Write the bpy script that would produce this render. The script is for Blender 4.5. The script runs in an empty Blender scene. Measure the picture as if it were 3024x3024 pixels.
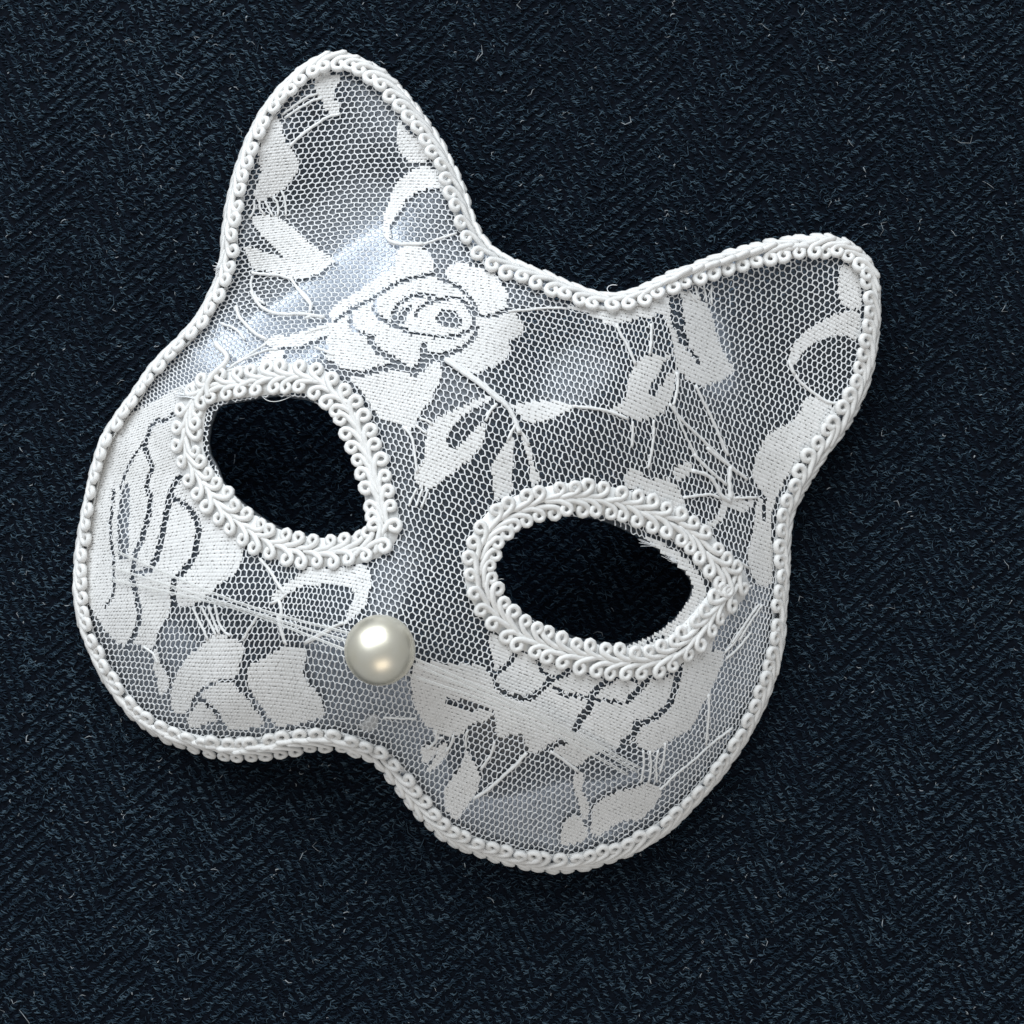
import bpy, math, random
import numpy as np
from mathutils import Matrix, Vector
from mathutils.geometry import delaunay_2d_cdt

random.seed(7)
RNG = np.random.default_rng(7)
R = math.radians
SC = bpy.context.scene
COL = SC.collection

# ------------------------------------------------------------------ camera
S = 8.0e-5            # metres on the cloth per unit of the tracing grid (3024 units = 0.242 m)
H = 0.34              # lens height above the cloth
cam_d = bpy.data.cameras.new("camera")
cam = bpy.data.objects.new("camera", cam_d)
COL.objects.link(cam)
cam.location = (0, 0, H)
cam.rotation_euler = (0, 0, 0)
cam_d.sensor_width = 36
cam_d.lens = 18.0 * H / (1512 * S)
cam_d.clip_start = 0.01
cam_d.clip_end = 20
SC.camera = cam

# ------------------------------------------------------------------ light
W = bpy.data.worlds.new("World")
SC.world = W
W.use_nodes = True
bg = W.node_tree.nodes["Background"]
bg.inputs[0].default_value = (0.90, 0.95, 1.0, 1)
bg.inputs[1].default_value = 0.37


def area(name, loc, target, sx, sy, power, color):
    d = bpy.data.lights.new(name, 'AREA')
    d.shape = 'RECTANGLE'
    d.size, d.size_y = sx, sy
    d.energy = power
    d.color = color
    o = bpy.data.objects.new(name, d)
    COL.objects.link(o)
    o.location = loc
    o.rotation_euler = (Vector(target) - Vector(loc)).to_track_quat('-Z', 'Y').to_euler()
    return o


area("window_light", (-0.26, 0.66, 0.56), (0, 0, 0), 1.1, 0.80, 11.6, (0.89, 0.95, 1.0))
area("room_lamp", (0.12, -0.55, 0.60), (0, 0, 0), 0.5, 0.35, 0.9, (1.0, 0.86, 0.70))

SC.view_settings.view_transform = 'Standard'
SC.view_settings.look = 'None'
SC.view_settings.gamma = 1
SC.view_settings.exposure = 0.0
SC.render.engine = 'CYCLES'
SC.cycles.max_bounces = 8
SC.cycles.transparent_max_bounces = 16


# ------------------------------------------------------------------ materials
def mat(name, base, rough=0.6, **kw):
    m = bpy.data.materials.new(name)
    m.use_nodes = True
    b = m.node_tree.nodes["Principled BSDF"]
    b.inputs["Base Color"].default_value = (*base, 1)
    b.inputs["Roughness"].default_value = rough
    for k, v in kw.items():
        b.inputs[k].default_value = v
    return m


def add_noise(m, scale, lo, hi, bump=0.0, bscale=None, detail=4):
    """vary the base colour by a noise and add fine relief"""
    nt = m.node_tree
    b = nt.nodes["Principled BSDF"]
    tc = nt.nodes.new("ShaderNodeTexCoord")
    n = nt.nodes.new("ShaderNodeTexNoise")
    n.inputs["Scale"].default_value = scale
    n.inputs["Detail"].default_value = detail
    nt.links.new(tc.outputs["Object"], n.inputs["Vector"])
    r = nt.nodes.new("ShaderNodeValToRGB")
    r.color_ramp.elements[0].position = 0.3
    r.color_ramp.elements[1].position = 0.7
    r.color_ramp.elements[0].color = (*lo, 1)
    r.color_ramp.elements[1].color = (*hi, 1)
    nt.links.new(n.outputs["Fac"], r.inputs["Fac"])
    nt.links.new(r.outputs["Color"], b.inputs["Base Color"])
    if bump:
        n2 = nt.nodes.new("ShaderNodeTexNoise")
        n2.inputs["Scale"].default_value = bscale or scale * 4
        n2.inputs["Detail"].default_value = 3
        nt.links.new(tc.outputs["Object"], n2.inputs["Vector"])
        bp = nt.nodes.new("ShaderNodeBump")
        bp.inputs["Strength"].default_value = bump
        bp.inputs["Distance"].default_value = 0.0002
        nt.links.new(n2.outputs["Fac"], bp.inputs["Height"])
        nt.links.new(bp.outputs["Normal"], b.inputs["Normal"])
    return m


M_NET = mat("white_net_thread", (0.80, 0.81, 0.82), 0.6)
M_KNIT = add_noise(mat("white_lace_knit", (0.8, 0.8, 0.79), 0.75),
                   160, (0.755, 0.75, 0.735), (0.82, 0.815, 0.805), 0.5, 2600)
M_CORD = add_noise(mat("white_lace_cord", (0.8, 0.8, 0.79), 0.6),
                   200, (0.76, 0.76, 0.75), (0.83, 0.83, 0.82), 0.3, 3000)
M_BRAID = add_noise(mat("white_satin_braid", (0.82, 0.81, 0.79), 0.5),
                    120, (0.78, 0.77, 0.75), (0.85, 0.845, 0.83), 0.35, 2500)
M_TAPE = mat("white_braid_tape", (0.82, 0.82, 0.81), 0.8)
M_FRAY = mat("white_frayed_fibre", (0.82, 0.83, 0.84), 0.6)


def shell_material():
    m = bpy.data.materials.new("clear_plastic_shell")
    m.use_nodes = True
    nt = m.node_tree
    nt.nodes.clear()
    out = nt.nodes.new("ShaderNodeOutputMaterial")
    tr = nt.nodes.new("ShaderNodeBsdfTransparent")
    tr.inputs[0].default_value = (0.90, 0.94, 1.0, 1)
    df = nt.nodes.new("ShaderNodeBsdfDiffuse")
    df.inputs[0].default_value = (0.52, 0.66, 0.80, 1)
    gl = nt.nodes.new("ShaderNodeBsdfGlossy")
    gl.inputs["Roughness"].default_value = 0.31
    gl.inputs[0].default_value = (1, 1, 1, 1)
    fr = nt.nodes.new("ShaderNodeFresnel")
    fr.inputs[0].default_value = 1.42
    tc = nt.nodes.new("ShaderNodeTexCoord")
    nz = nt.nodes.new("ShaderNodeTexNoise")
    nz.inputs["Scale"].default_value = 90
    nz.inputs["Detail"].default_value = 2
    nt.links.new(tc.outputs["Object"], nz.inputs["Vector"])
    bp = nt.nodes.new("ShaderNodeBump")
    bp.inputs["Strength"].default_value = 0.22
    bp.inputs["Distance"].default_value = 0.0012
    nt.links.new(nz.outputs["Fac"], bp.inputs["Height"])
    nt.links.new(bp.outputs["Normal"], gl.inputs["Normal"])
    m1 = nt.nodes.new("ShaderNodeMixShader")
    m1.inputs[0].default_value = 0.028
    nt.links.new(tr.outputs[0], m1.inputs[1])
    nt.links.new(df.outputs[0], m1.inputs[2])
    m2 = nt.nodes.new("ShaderNodeMixShader")
    nt.links.new(fr.outputs[0], m2.inputs[0])
    nt.links.new(m1.outputs[0], m2.inputs[1])
    nt.links.new(gl.outputs[0], m2.inputs[2])
    nt.links.new(m2.outputs[0], out.inputs[0])
    return m


M_SHELL = shell_material()


def clear_strip(name, opacity, rough):
    m = bpy.data.materials.new(name)
    m.use_nodes = True
    nt = m.node_tree
    nt.nodes.clear()
    out = nt.nodes.new("ShaderNodeOutputMaterial")
    tr = nt.nodes.new("ShaderNodeBsdfTransparent")
    pr = nt.nodes.new("ShaderNodeBsdfPrincipled")
    pr.inputs["Base Color"].default_value = (0.85, 0.85, 0.83, 1)
    pr.inputs["Roughness"].default_value = rough
    mx = nt.nodes.new("ShaderNodeMixShader")
    mx.inputs[0].default_value = opacity
    nt.links.new(tr.outputs[0], mx.inputs[1])
    nt.links.new(pr.outputs[0], mx.inputs[2])
    nt.links.new(mx.outputs[0], out.inputs[0])
    return m


M_STRIP = clear_strip("clear_plastic_strip", 0.35, 0.2)
M_STRIPEDGE = clear_strip("white_strip_edge_glow", 0.95, 0.25)  # edge glow of the clear plastic, put into a nearly opaque white
M_GLUE = clear_strip("dried_clear_glue", 0.45, 0.2)


def pearl_material():
    m = mat("cream_pearl", (0.84, 0.82, 0.74), 0.38)
    b = m.node_tree.nodes["Principled BSDF"]
    b.inputs["Metallic"].default_value = 0.88
    b.inputs["Coat Weight"].default_value = 0.22
    b.inputs["Coat Roughness"].default_value = 0.22
    return add_noise(m, 260, (0.85, 0.80, 0.655), (0.90, 0.86, 0.74), 0.03, 900)


M_PEARL = pearl_material()

M_CLOTH = add_noise(mat("navy_wool_cloth", (0.006, 0.009, 0.016), 0.95),
                    900, (0.0008, 0.0017, 0.004), (0.003, 0.006, 0.012), 1.0, 2600, 6)
FIB = [mat("navy_wool_fibre", (0.0055, 0.011, 0.020), 0.85),
       mat("slate_blue_wool_fibre", (0.014, 0.028, 0.044), 0.8),
       mat("grey_blue_wool_fibre", (0.050, 0.082, 0.110), 0.75),
       mat("pale_wool_fibre", (0.30, 0.33, 0.35), 0.65)]
for _m in FIB + [M_CLOTH]:
    _m.node_tree.nodes["Principled BSDF"].inputs["Specular IOR Level"].default_value = 0.12


# ------------------------------------------------------------------ helpers
def tag(o, label=None, cat=None, kind=None, group=None):
    if label:
        o["label"] = label
    if cat:
        o["category"] = cat
    if kind:
        o["kind"] = kind
    if group:
        o["group"] = group
    return o


def world_loc(o):
    v = Vector((0, 0, 0))
    while o is not None:
        v = v + o.location
        o = o.parent
    return v


def make_mesh(name, V, F, smooth=True, mats=(), fmat=None):
    """mesh from vertex array and an (n,4) or (n,3) face array"""
    me = bpy.data.meshes.new(name)
    V = np.asarray(V, dtype=np.float32).reshape(-1, 3)
    F = np.asarray(F, dtype=np.int32)
    n, k = F.shape
    me.vertices.add(len(V))
    me.vertices.foreach_set("co", V.ravel())
    me.loops.add(n * k)
    me.loops.foreach_set("vertex_index", F.ravel())
    me.polygons.add(n)
    me.polygons.foreach_set("loop_start", np.arange(0, n * k, k, dtype=np.int32))
    if fmat is not None:
        me.polygons.foreach_set("material_index", np.asarray(fmat, dtype=np.int32))
    me.update(calc_edges=True)
    for m in mats:
        me.materials.append(m)
    if smooth:
        me.polygons.foreach_set("use_smooth", np.ones(n, dtype=bool))
    return me


def obj(name, me, parent=None):
    o = bpy.data.objects.new(name, me)
    COL.objects.link(o)
    if parent is not None:
        o.parent = parent
        w = world_loc(parent)
        o.location = -w        # geometry is written in world coordinates
    return o


class MB:
    def __init__(self):
        self.V, self.F, self.M, self.n = [], [], [], 0

    def add(self, V, F, m=0):
        V = np.asarray(V, float).reshape(-1, 3)
        F = np.asarray(F, int)
        if len(F) == 0:
            return
        if F.shape[1] == 3:
            F = np.concatenate([F, F[:, 2:3]], 1)
        self.V.append(V)
        self.F.append(F + self.n)
        self.M.append(np.full(len(F), m))
        self.n += len(V)

    def mesh(self, name, mats, smooth=True):
        V = np.concatenate(self.V)
        F = np.concatenate(self.F)
        M = np.concatenate(self.M)
        deg = F[:, 2] == F[:, 3]
        if deg.all():
            return make_mesh(name, V, F[:, :3], smooth, mats, M)
        return make_mesh(name, V, F, smooth, mats, M)


def tubes(P, r, sides=4, up=None, caps=True):
    """P (N,K,3) paths -> verts, quads.  r scalar, (N,1) or (N,K)"""
    P = np.asarray(P, float)
    N, K, _ = P.shape
    t = np.gradient(P, axis=1)
    t /= np.linalg.norm(t, axis=2, keepdims=True) + 1e-12
    ref = np.zeros_like(P)
    ref[..., 2] = 1
    if up is not None:
        ref[...] = up
    sd = np.cross(t, ref)
    ln = np.linalg.norm(sd, axis=2, keepdims=True)
    alt = np.cross(t, np.array([0.3, 0.9, 0.1]))
    sd = np.where(ln > 0.05, sd, alt)
    sd /= np.linalg.norm(sd, axis=2, keepdims=True) + 1e-12
    u2 = np.cross(sd, t)
    r = np.broadcast_to(np.asarray(r, float), (N, K))
    a = (np.arange(sides) + 0.5) * 2 * np.pi / sides
    V = (P[:, :, None, :] + r[:, :, None, None] *
         (np.cos(a)[None, None, :, None] * sd[:, :, None, :] + np.sin(a)[None, None, :, None] * u2[:, :, None, :]))
    idx = np.arange(N * K * sides).reshape(N, K, sides)
    a0 = idx[:, :-1, :]
    a1 = idx[:, 1:, :]
    F = np.stack([a0, np.roll(a0, -1, 2), np.roll(a1, -1, 2), a1], -1).reshape(-1, 4)
    if caps and sides == 4:
        F = np.concatenate([F, idx[:, 0, ::-1], idx[:, -1, :]])
    elif caps and sides == 6:
        for e, o in ((idx[:, 0, ::-1], 0), (idx[:, -1, :], 0)):
            F = np.concatenate([F, e[:, [0, 1, 2, 3]], e[:, [0, 3, 4, 5]]])
    return V.reshape(-1, 3), F


def chaikin(p, n=1, closed=True):
    p = np.asarray(p, float)
    for _ in range(n):
        q = np.roll(p, -1, 0) if closed else p[1:]
        a = p if closed else p[:-1]
        out = np.empty((2 * len(a), p.shape[1]))
        out[0::2] = 0.75 * a + 0.25 * q
        out[1::2] = 0.25 * a + 0.75 * q
        if not closed:
            out = np.concatenate([p[:1], out, p[-1:]])
        p = out
    return p


def resample(p, step, closed=False):
    p = np.asarray(p, float)
    if closed:
        p = np.concatenate([p, p[:1]])
    d = np.concatenate([[0], np.cumsum(np.linalg.norm(np.diff(p, axis=0), axis=1))])
    n = max(2, int(round(d[-1] / step)) + 1)
    s = np.linspace(0, d[-1], n)
    q = np.stack([np.interp(s, d, p[:, k]) for k in range(p.shape[1])], 1)
    return q[:-1] if closed else q


# zoomed tracing windows -> tracing grid units
WIN = {'A': (200, 100), 'B': (600, 100), 'C': (200, 850), 'D': (900, 700), 'E': (1500, 600), 'F': (1900, 650),
       'G': (200, 1550), 'H': (800, 1550), 'I': (1300, 1400), 'J': (1100, 1850), 'K': (1700, 1850), 'L': (1900, 1300)}


def tr(w, pts):
    f = 3.22 if w == 'L' else 2.415
    return np.array(pts, float) / f + np.array(WIN[w], float)


# ------------------------------------------------------------------ the mask's outline, eyes, relief
OUT = np.array([
    (985, 160), (1031, 164), (1076, 181), (1126, 210), (1167, 249), (1205, 295), (1238, 336), (1267, 377), (1296, 423),
    (1320, 464), (1345, 518), (1366, 568), (1383, 622), (1399, 671), (1430, 722), (1465, 750), (1500, 770), (1550, 788),
    (1599, 806), (1645, 826), (1686, 844), (1732, 865), (1775, 877), (1815, 878), (1856, 871), (1897, 855), (1939, 834),
    (1997, 806), (2047, 789), (2092, 770), (2146, 749), (2200, 733), (2252, 718), (2310, 709), (2364, 701), (2413, 698),
    (2467, 700), (2505, 716), (2546, 745), (2575, 783), (2589, 828), (2592, 907), (2587, 981), (2581, 1040),
    (2571, 1089), (2558, 1139), (2538, 1184), (2513, 1235), (2480, 1281), (2447, 1325), (2420, 1365), (2390, 1412),
    (2363, 1459), (2338, 1499), (2327, 1548), (2322, 1590), (2324, 1645), (2322, 1698), (2315, 1766), (2311, 1830),
    (2305, 1904), (2292, 1962), (2276, 2015), (2250, 2085), (2218, 2148), (2184, 2206), (2143, 2264), (2106, 2312),
    (2060, 2363), (2015, 2410), (1973, 2450), (1924, 2485), (1882, 2513), (1840, 2534), (1787, 2552), (1745, 2564),
    (1700, 2572), (1651, 2577), (1601, 2573), (1547, 2564), (1497, 2553), (1456, 2541), (1415, 2525), (1377, 2511),
    (1332, 2491), (1290, 2465), (1260, 2436), (1233, 2405), (1206, 2375), (1182, 2342), (1158, 2308), (1131, 2277),
    (1100, 2250), (1057, 2229), (1010, 2214), (957, 2210), (900, 2216), (858, 2226), (800, 2240), (730, 2249),
    (676, 2248), (639, 2241), (585, 2226), (545, 2211), (506, 2196), (468, 2177), (432, 2155), (399, 2129), (370, 2097),
    (345, 2063), (320, 2026), (299, 1987), (279, 1950), (262, 1912), (246, 1866), (233, 1819), (226, 1778),
    (225, 1695), (230, 1640), (239, 1585), (248, 1533), (258, 1485), (267, 1438), (278, 1392), (291, 1343),
    (308, 1300), (328, 1262), (348, 1228), (376, 1192), (407, 1155), (422, 1122), (448, 1089), (486, 1047),
    (527, 1008), (564, 971), (594, 930), (616, 890), (635, 850), (651, 808), (661, 760), (663, 713), (664, 670),
    (672, 628), (685, 568), (699, 510), (716, 456), (735, 411), (753, 369), (777, 328), (803, 290), (832, 257),
    (865, 224), (900, 195), (944, 168)], float)
OUTW = [  # projected width of the trim along the outline
    (985, 160, 62), (1126, 210, 60), (1267, 377, 55), (1366, 568, 55), (1430, 722, 60), (1599, 806, 62), (1732, 865, 52),
    (1815, 878, 48), (1939, 834, 55), (2092, 770, 68), (2310, 709, 78), (2467, 700, 70), (2575, 783, 58), (2592, 907, 54),
    (2558, 1139, 60), (2447, 1325, 62), (2363, 1459, 56), (2322, 1590, 46), (2311, 1830, 44), (2250, 2085, 45),
    (2106, 2312, 52), (1973, 2450, 66), (1787, 2552, 83), (1547, 2564, 83), (1377, 2511, 80), (1233, 2405, 84),
    (1100, 2250, 84), (957, 2210, 92), (800, 2240, 100), (676, 2248, 104), (545, 2211, 85), (399, 2129, 74),
    (299, 1987, 66), (246, 1866, 58), (225, 1695, 50), (248, 1533, 34), (308, 1300, 34), (407, 1155, 35),
    (527, 1008, 40), (616, 890, 46), (664, 713, 55), (685, 568, 52), (753, 369, 50), (865, 224, 56)]

EYE_L = np.array(list(tr('C', [(1060, 880), (1020, 980), (1005, 1100), (1020, 1190), (1070, 1280), (1105, 1380), (1180, 1470),
                               (1260, 1540), (1340, 1600), (1440, 1670), (1560, 1730), (1700, 1762)])) +
                 [(950, 1588), (990, 1590), (1028, 1587), (1060, 1577), (1082, 1550), (1095, 1510), (1103, 1475), (1095, 1425),
                  (1070, 1342), (1041, 1280), (1008, 1238), (975, 1211), (940, 1194), (904, 1181), (821, 1169), (771, 1175),
                  (718, 1186), (670, 1192), (647, 1202)])
EYE_R = tr('I', [(400, 640), (420, 560), (500, 450), (600, 380), (720, 320), (850, 300), (950, 305), (1080, 312), (1200, 345),
                 (1320, 400), (1440, 460), (1560, 540), (1660, 620), (1740, 690), (1790, 760), (1803, 810), (1775, 900),
                 (1720, 980), (1660, 1050), (1580, 1110), (1500, 1160), (1400, 1200), (1300, 1215), (1200, 1205), (1080, 1190),
                 (960, 1160), (860, 1120), (760, 1080), (660, 1030), (560, 960), (480, 900), (440, 840), (420, 760), (395, 700)])
TRIM_L = np.array([(562, 1223), (552, 1318), (573, 1384), (614, 1442), (664, 1496), (709, 1546), (763, 1582), (817, 1608),
                   (879, 1624), (945, 1633), (1000, 1630), (1048, 1625), (1100, 1610), (1140, 1575), (1135, 1530),
                   (1124, 1487), (1115, 1437), (1099, 1379), (1078, 1321), (1057, 1271), (1037, 1218), (1004, 1176),
                   (962, 1145), (925, 1122), (883, 1115), (821, 1119), (751, 1127), (676, 1136), (614, 1148), (575, 1170)], float)
TRIM_R = np.array([(1412, 1665), (1424, 1615), (1445, 1574), (1478, 1533), (1524, 1508), (1590, 1487), (1652, 1472),
                   (1714, 1467), (1776, 1475), (1838, 1489), (1892, 1508), (1946, 1528), (2004, 1553), (2048, 1585),
                   (2082, 1620), (2104, 1660), (2132, 1692), (2168, 1714), (2176, 1722), (2170, 1734), (2140, 1764), (2114, 1794), (2090, 1826),
                   (2066, 1853), (2037, 1884), (1996, 1922), (1946, 1946), (1880, 1957), (1797, 1955), (1735, 1942),
                   (1673, 1926), (1615, 1905), (1548, 1876), (1495, 1839), (1457, 1798), (1428, 1752), (1414, 1706)], float)

RELIEF = np.array([  # x, y, height in mm
    (240, 1640, 3), (290, 1350, 4), (420, 1130, 7), (600, 930, 10), (665, 700, 10), (700, 500, 9), (830, 260, 8),
    (985, 165, 8), (1130, 215, 9), (1290, 420, 12), (1390, 650, 18), (1500, 780, 24), (1640, 830, 27), (1800, 880, 28),
    (1950, 830, 25), (2150, 750, 18), (2410, 700, 12), (2570, 780, 9), (2590, 980, 8), (2500, 1250, 8), (2360, 1460, 8),
    (2320, 1650, 6), (2300, 1880, 5), (2220, 2140, 4), (2060, 2360, 5), (1880, 2510, 7), (1650, 2575, 9), (1450, 2540, 12),
    (1250, 2420, 17), (1130, 2270, 22), (1000, 2215, 22), (800, 2235, 16), (600, 2225, 10), (400, 2130, 5), (270, 1930, 3),
    (950, 350, 8), (960, 560, 8), (1150, 560, 10.5), (780, 600, 7.5), (930, 790, 12), (760, 900, 12), (1130, 780, 20),
    (1300, 930, 29), (1050, 980, 29), (1500, 920, 30), (1590, 1000, 28), (1690, 1000, 28), (1640, 1075, 28.3), (1800, 1130, 32.5), (1860, 1020, 30.5), (1700, 1200, 34), (1450, 1200, 37),
    (1330, 1450, 39), (1260, 1650, 41.5), (1170, 1800, 48), (1120, 1930, 49), (1050, 2090, 36), (560, 1180, 17),
    (700, 1100, 22), (900, 1080, 29), (1080, 1220, 34), (1150, 1500, 39), (950, 1650, 36), (720, 1600, 27), (560, 1420, 18),
    (450, 1300, 13), (420, 1600, 15), (350, 1800, 13), (560, 1800, 24), (750, 1850, 32), (900, 2000, 33), (650, 2080, 23),
    (480, 2000, 16), (1400, 1650, 39), (1600, 1440, 35), (1850, 1450, 28), (2050, 1560, 21), (2170, 1720, 16),
    (2080, 1900, 20), (1850, 2000, 28), (1600, 1950, 34), (1420, 1850, 38), (1350, 2100, 36), (1550, 2200, 31),
    (1800, 2200, 26), (2050, 2130, 17), (1700, 2420, 17), (1450, 2380, 24), (1950, 2330, 15), (2150, 1320, 18),
    (2250, 1130, 12), (2350, 900, 10), (2450, 1100, 8), (2150, 950, 17), (2050, 1150, 24), (2250, 1450, 12),
    (1950, 1300, 27), (2230, 1780, 11)], float)


def _tps(d2):
    return 0.5 * d2 * np.log(d2 + 1e-9)


_P = RELIEF[:, :2] / 1000
_d2 = ((_P[:, None] - _P[None]) ** 2).sum(-1)
_n = len(_P)
_A = np.zeros((_n + 3, _n + 3))
_A[:_n, :_n] = _tps(_d2) + np.eye(_n) * 0.004
_A[:_n, _n:] = np.c_[np.ones(_n), _P]
_A[_n:, :_n] = _A[:_n, _n:].T
_w = np.linalg.solve(_A, np.r_[RELIEF[:, 2], 0, 0, 0])
HG0, HGS, HGN = -120.0, 8.0, 410
# where the trim is seen edge-on the rim of the mask is steep: extra relief points just inside it
_X = []
_nxt = 0


def _h1(x, y):
    d = ((_P - np.array([x, y]) / 1000) ** 2).sum(1)
    return _w[_n] + _w[_n + 1] * x / 1000 + _w[_n + 2] * y / 1000 + (_w[:_n] * _tps(d)).sum()


for (x, y, w) in OUTW:
    k = int(np.argmin(np.hypot(OUT[:, 0] - x, OUT[:, 1] - y)))
    t = OUT[(k + 1) % len(OUT)] - OUT[k - 1]
    t = t / np.linalg.norm(t)
    inn = np.array([-t[1], t[0]])
    a = math.acos(min(1.0, 0.75 * w / 50))
    if a < R(28):
        continue
    h0 = max(_h1(x, y), 2.0)
    q = np.array([x, y]) + inn * w
    hq = h0 + math.sin(a) * 50 * S * 1000
    _X += [(x, y, h0), (q[0], q[1], max(hq, _h1(q[0], q[1])))]
RELIEF = np.concatenate([RELIEF, np.array(_X)])
_P = RELIEF[:, :2] / 1000
_d2 = ((_P[:, None] - _P[None]) ** 2).sum(-1)
_n = len(_P)
_A = np.zeros((_n + 3, _n + 3))
_A[:_n, :_n] = _tps(_d2) + np.eye(_n) * 0.003
_A[:_n, _n:] = np.c_[np.ones(_n), _P]
_A[_n:, :_n] = _A[:_n, _n:].T
_w = np.linalg.solve(_A, np.r_[RELIEF[:, 2], 0, 0, 0])
_gx = (HG0 + HGS * np.arange(HGN)) / 1000
_gxx, _gyy = np.meshgrid(_gx, _gx)
HGRID = _w[_n] + _w[_n + 1] * _gxx + _w[_n + 2] * _gyy
for k in range(_n):
    HGRID += _w[k] * _tps((_gxx - _P[k, 0]) ** 2 + (_gyy - _P[k, 1]) ** 2)
HGRID = np.maximum(HGRID, 1.5) * 1e-3


def bil(G, x, y, g0, gs):
    n = G.shape[0]
    fx = np.clip((np.asarray(x, float) - g0) / gs, 0, n - 1.001)
    fy = np.clip((np.asarray(y, float) - g0) / gs, 0, n - 1.001)
    ix = fx.astype(int)
    iy = fy.astype(int)
    ax = fx - ix
    ay = fy - iy
    return (G[iy, ix] * (1 - ax) * (1 - ay) + G[iy, ix + 1] * ax * (1 - ay) +
            G[iy + 1, ix] * (1 - ax) * ay + G[iy + 1, ix + 1] * ax * ay)


def hgt(x, y):
    return bil(HGRID, x, y, HG0, HGS)


def at(x, y, z):
    """point at height z seen along the tracing direction (x, y)"""
    x = np.asarray(x, float)
    y = np.asarray(y, float)
    z = np.asarray(z, float) + 0 * x
    f = S * (H - z) / H
    return np.stack([(x - 1512) * f, (1512 - y) * f, z], -1)


def on(x, y, off=0.0):
    return at(x, y, hgt(x, y) + off)


def normal_at(x, y):
    e = 12.0
    a = on(x + e, y) - on(x - e, y)
    b = on(x, y - e) - on(x, y + e)
    n = np.cross(a, b)
    return n / np.linalg.norm(n, axis=-1, keepdims=True)


# ------------------------------------------------------------------ rasters (inside mask / lace coverage)
RS = 3.0
RN = 1030


def inside(poly, X, Y):
    c = np.zeros(X.shape, bool)
    x1, y1 = poly[:, 0], poly[:, 1]
    x2, y2 = np.roll(x1, -1), np.roll(y1, -1)
    for i in range(len(poly)):
        if y1[i] == y2[i]:
            continue
        cond = (y1[i] > Y) != (y2[i] > Y)
        xi = (x2[i] - x1[i]) * (Y - y1[i]) / (y2[i] - y1[i]) + x1[i]
        c ^= cond & (X < xi)
    return c


def raster(poly):
    g = np.zeros((RN, RN), bool)
    x0, y0 = np.maximum((poly.min(0) / RS).astype(int) - 1, 0)
    x1, y1 = np.minimum((poly.max(0) / RS).astype(int) + 2, RN)
    X, Y = np.meshgrid(np.arange(x0, x1) * RS, np.arange(y0, y1) * RS)
    g[y0:y1, x0:x1] = inside(poly, X, Y)
    return g


def stroke(path, hw):
    g = np.zeros((RN, RN), bool)
    path = np.asarray(path, float)
    for a, b in zip(path[:-1], path[1:]):
        lo = np.minimum(a, b) - hw
        hi = np.maximum(a, b) + hw
        x0, y0 = np.maximum((lo / RS).astype(int), 0)
        x1, y1 = np.minimum((hi / RS).astype(int) + 2, RN)
        X, Y = np.meshgrid(np.arange(x0, x1) * RS, np.arange(y0, y1) * RS)
        d = b - a
        t = np.clip(((X - a[0]) * d[0] + (Y - a[1]) * d[1]) / (d @ d + 1e-9), 0, 1)
        g[y0:y1, x0:x1] |= np.hypot(X - a[0] - t * d[0], Y - a[1] - t * d[1]) < hw
    return g


def look(g, x, y):
    ix = np.clip(np.rint(np.asarray(x) / RS).astype(int), 0, RN - 1)
    iy = np.clip(np.rint(np.asarray(y) / RS).astype(int), 0, RN - 1)
    return g[iy, ix]


def shrink(poly, d):
    """move a closed polygon's points by d to its left (image coords)"""
    t = np.roll(poly, -1, 0) - np.roll(poly, 1, 0)
    t /= np.linalg.norm(t, axis=1, keepdims=True) + 1e-9
    n = np.stack([-t[:, 1], t[:, 0]], 1)
    return poly + n * np.asarray(d).reshape(-1, 1)


OUT_S = resample(chaikin(OUT, 2), 10, True)       # runs clockwise in the picture
SHELL_EDGE = shrink(OUT_S, 14)
G_MASK = raster(shrink(OUT_S, 20))
G_EYES = raster(EYE_L) | raster(EYE_R)
G_IN = G_MASK & ~G_EYES

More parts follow.
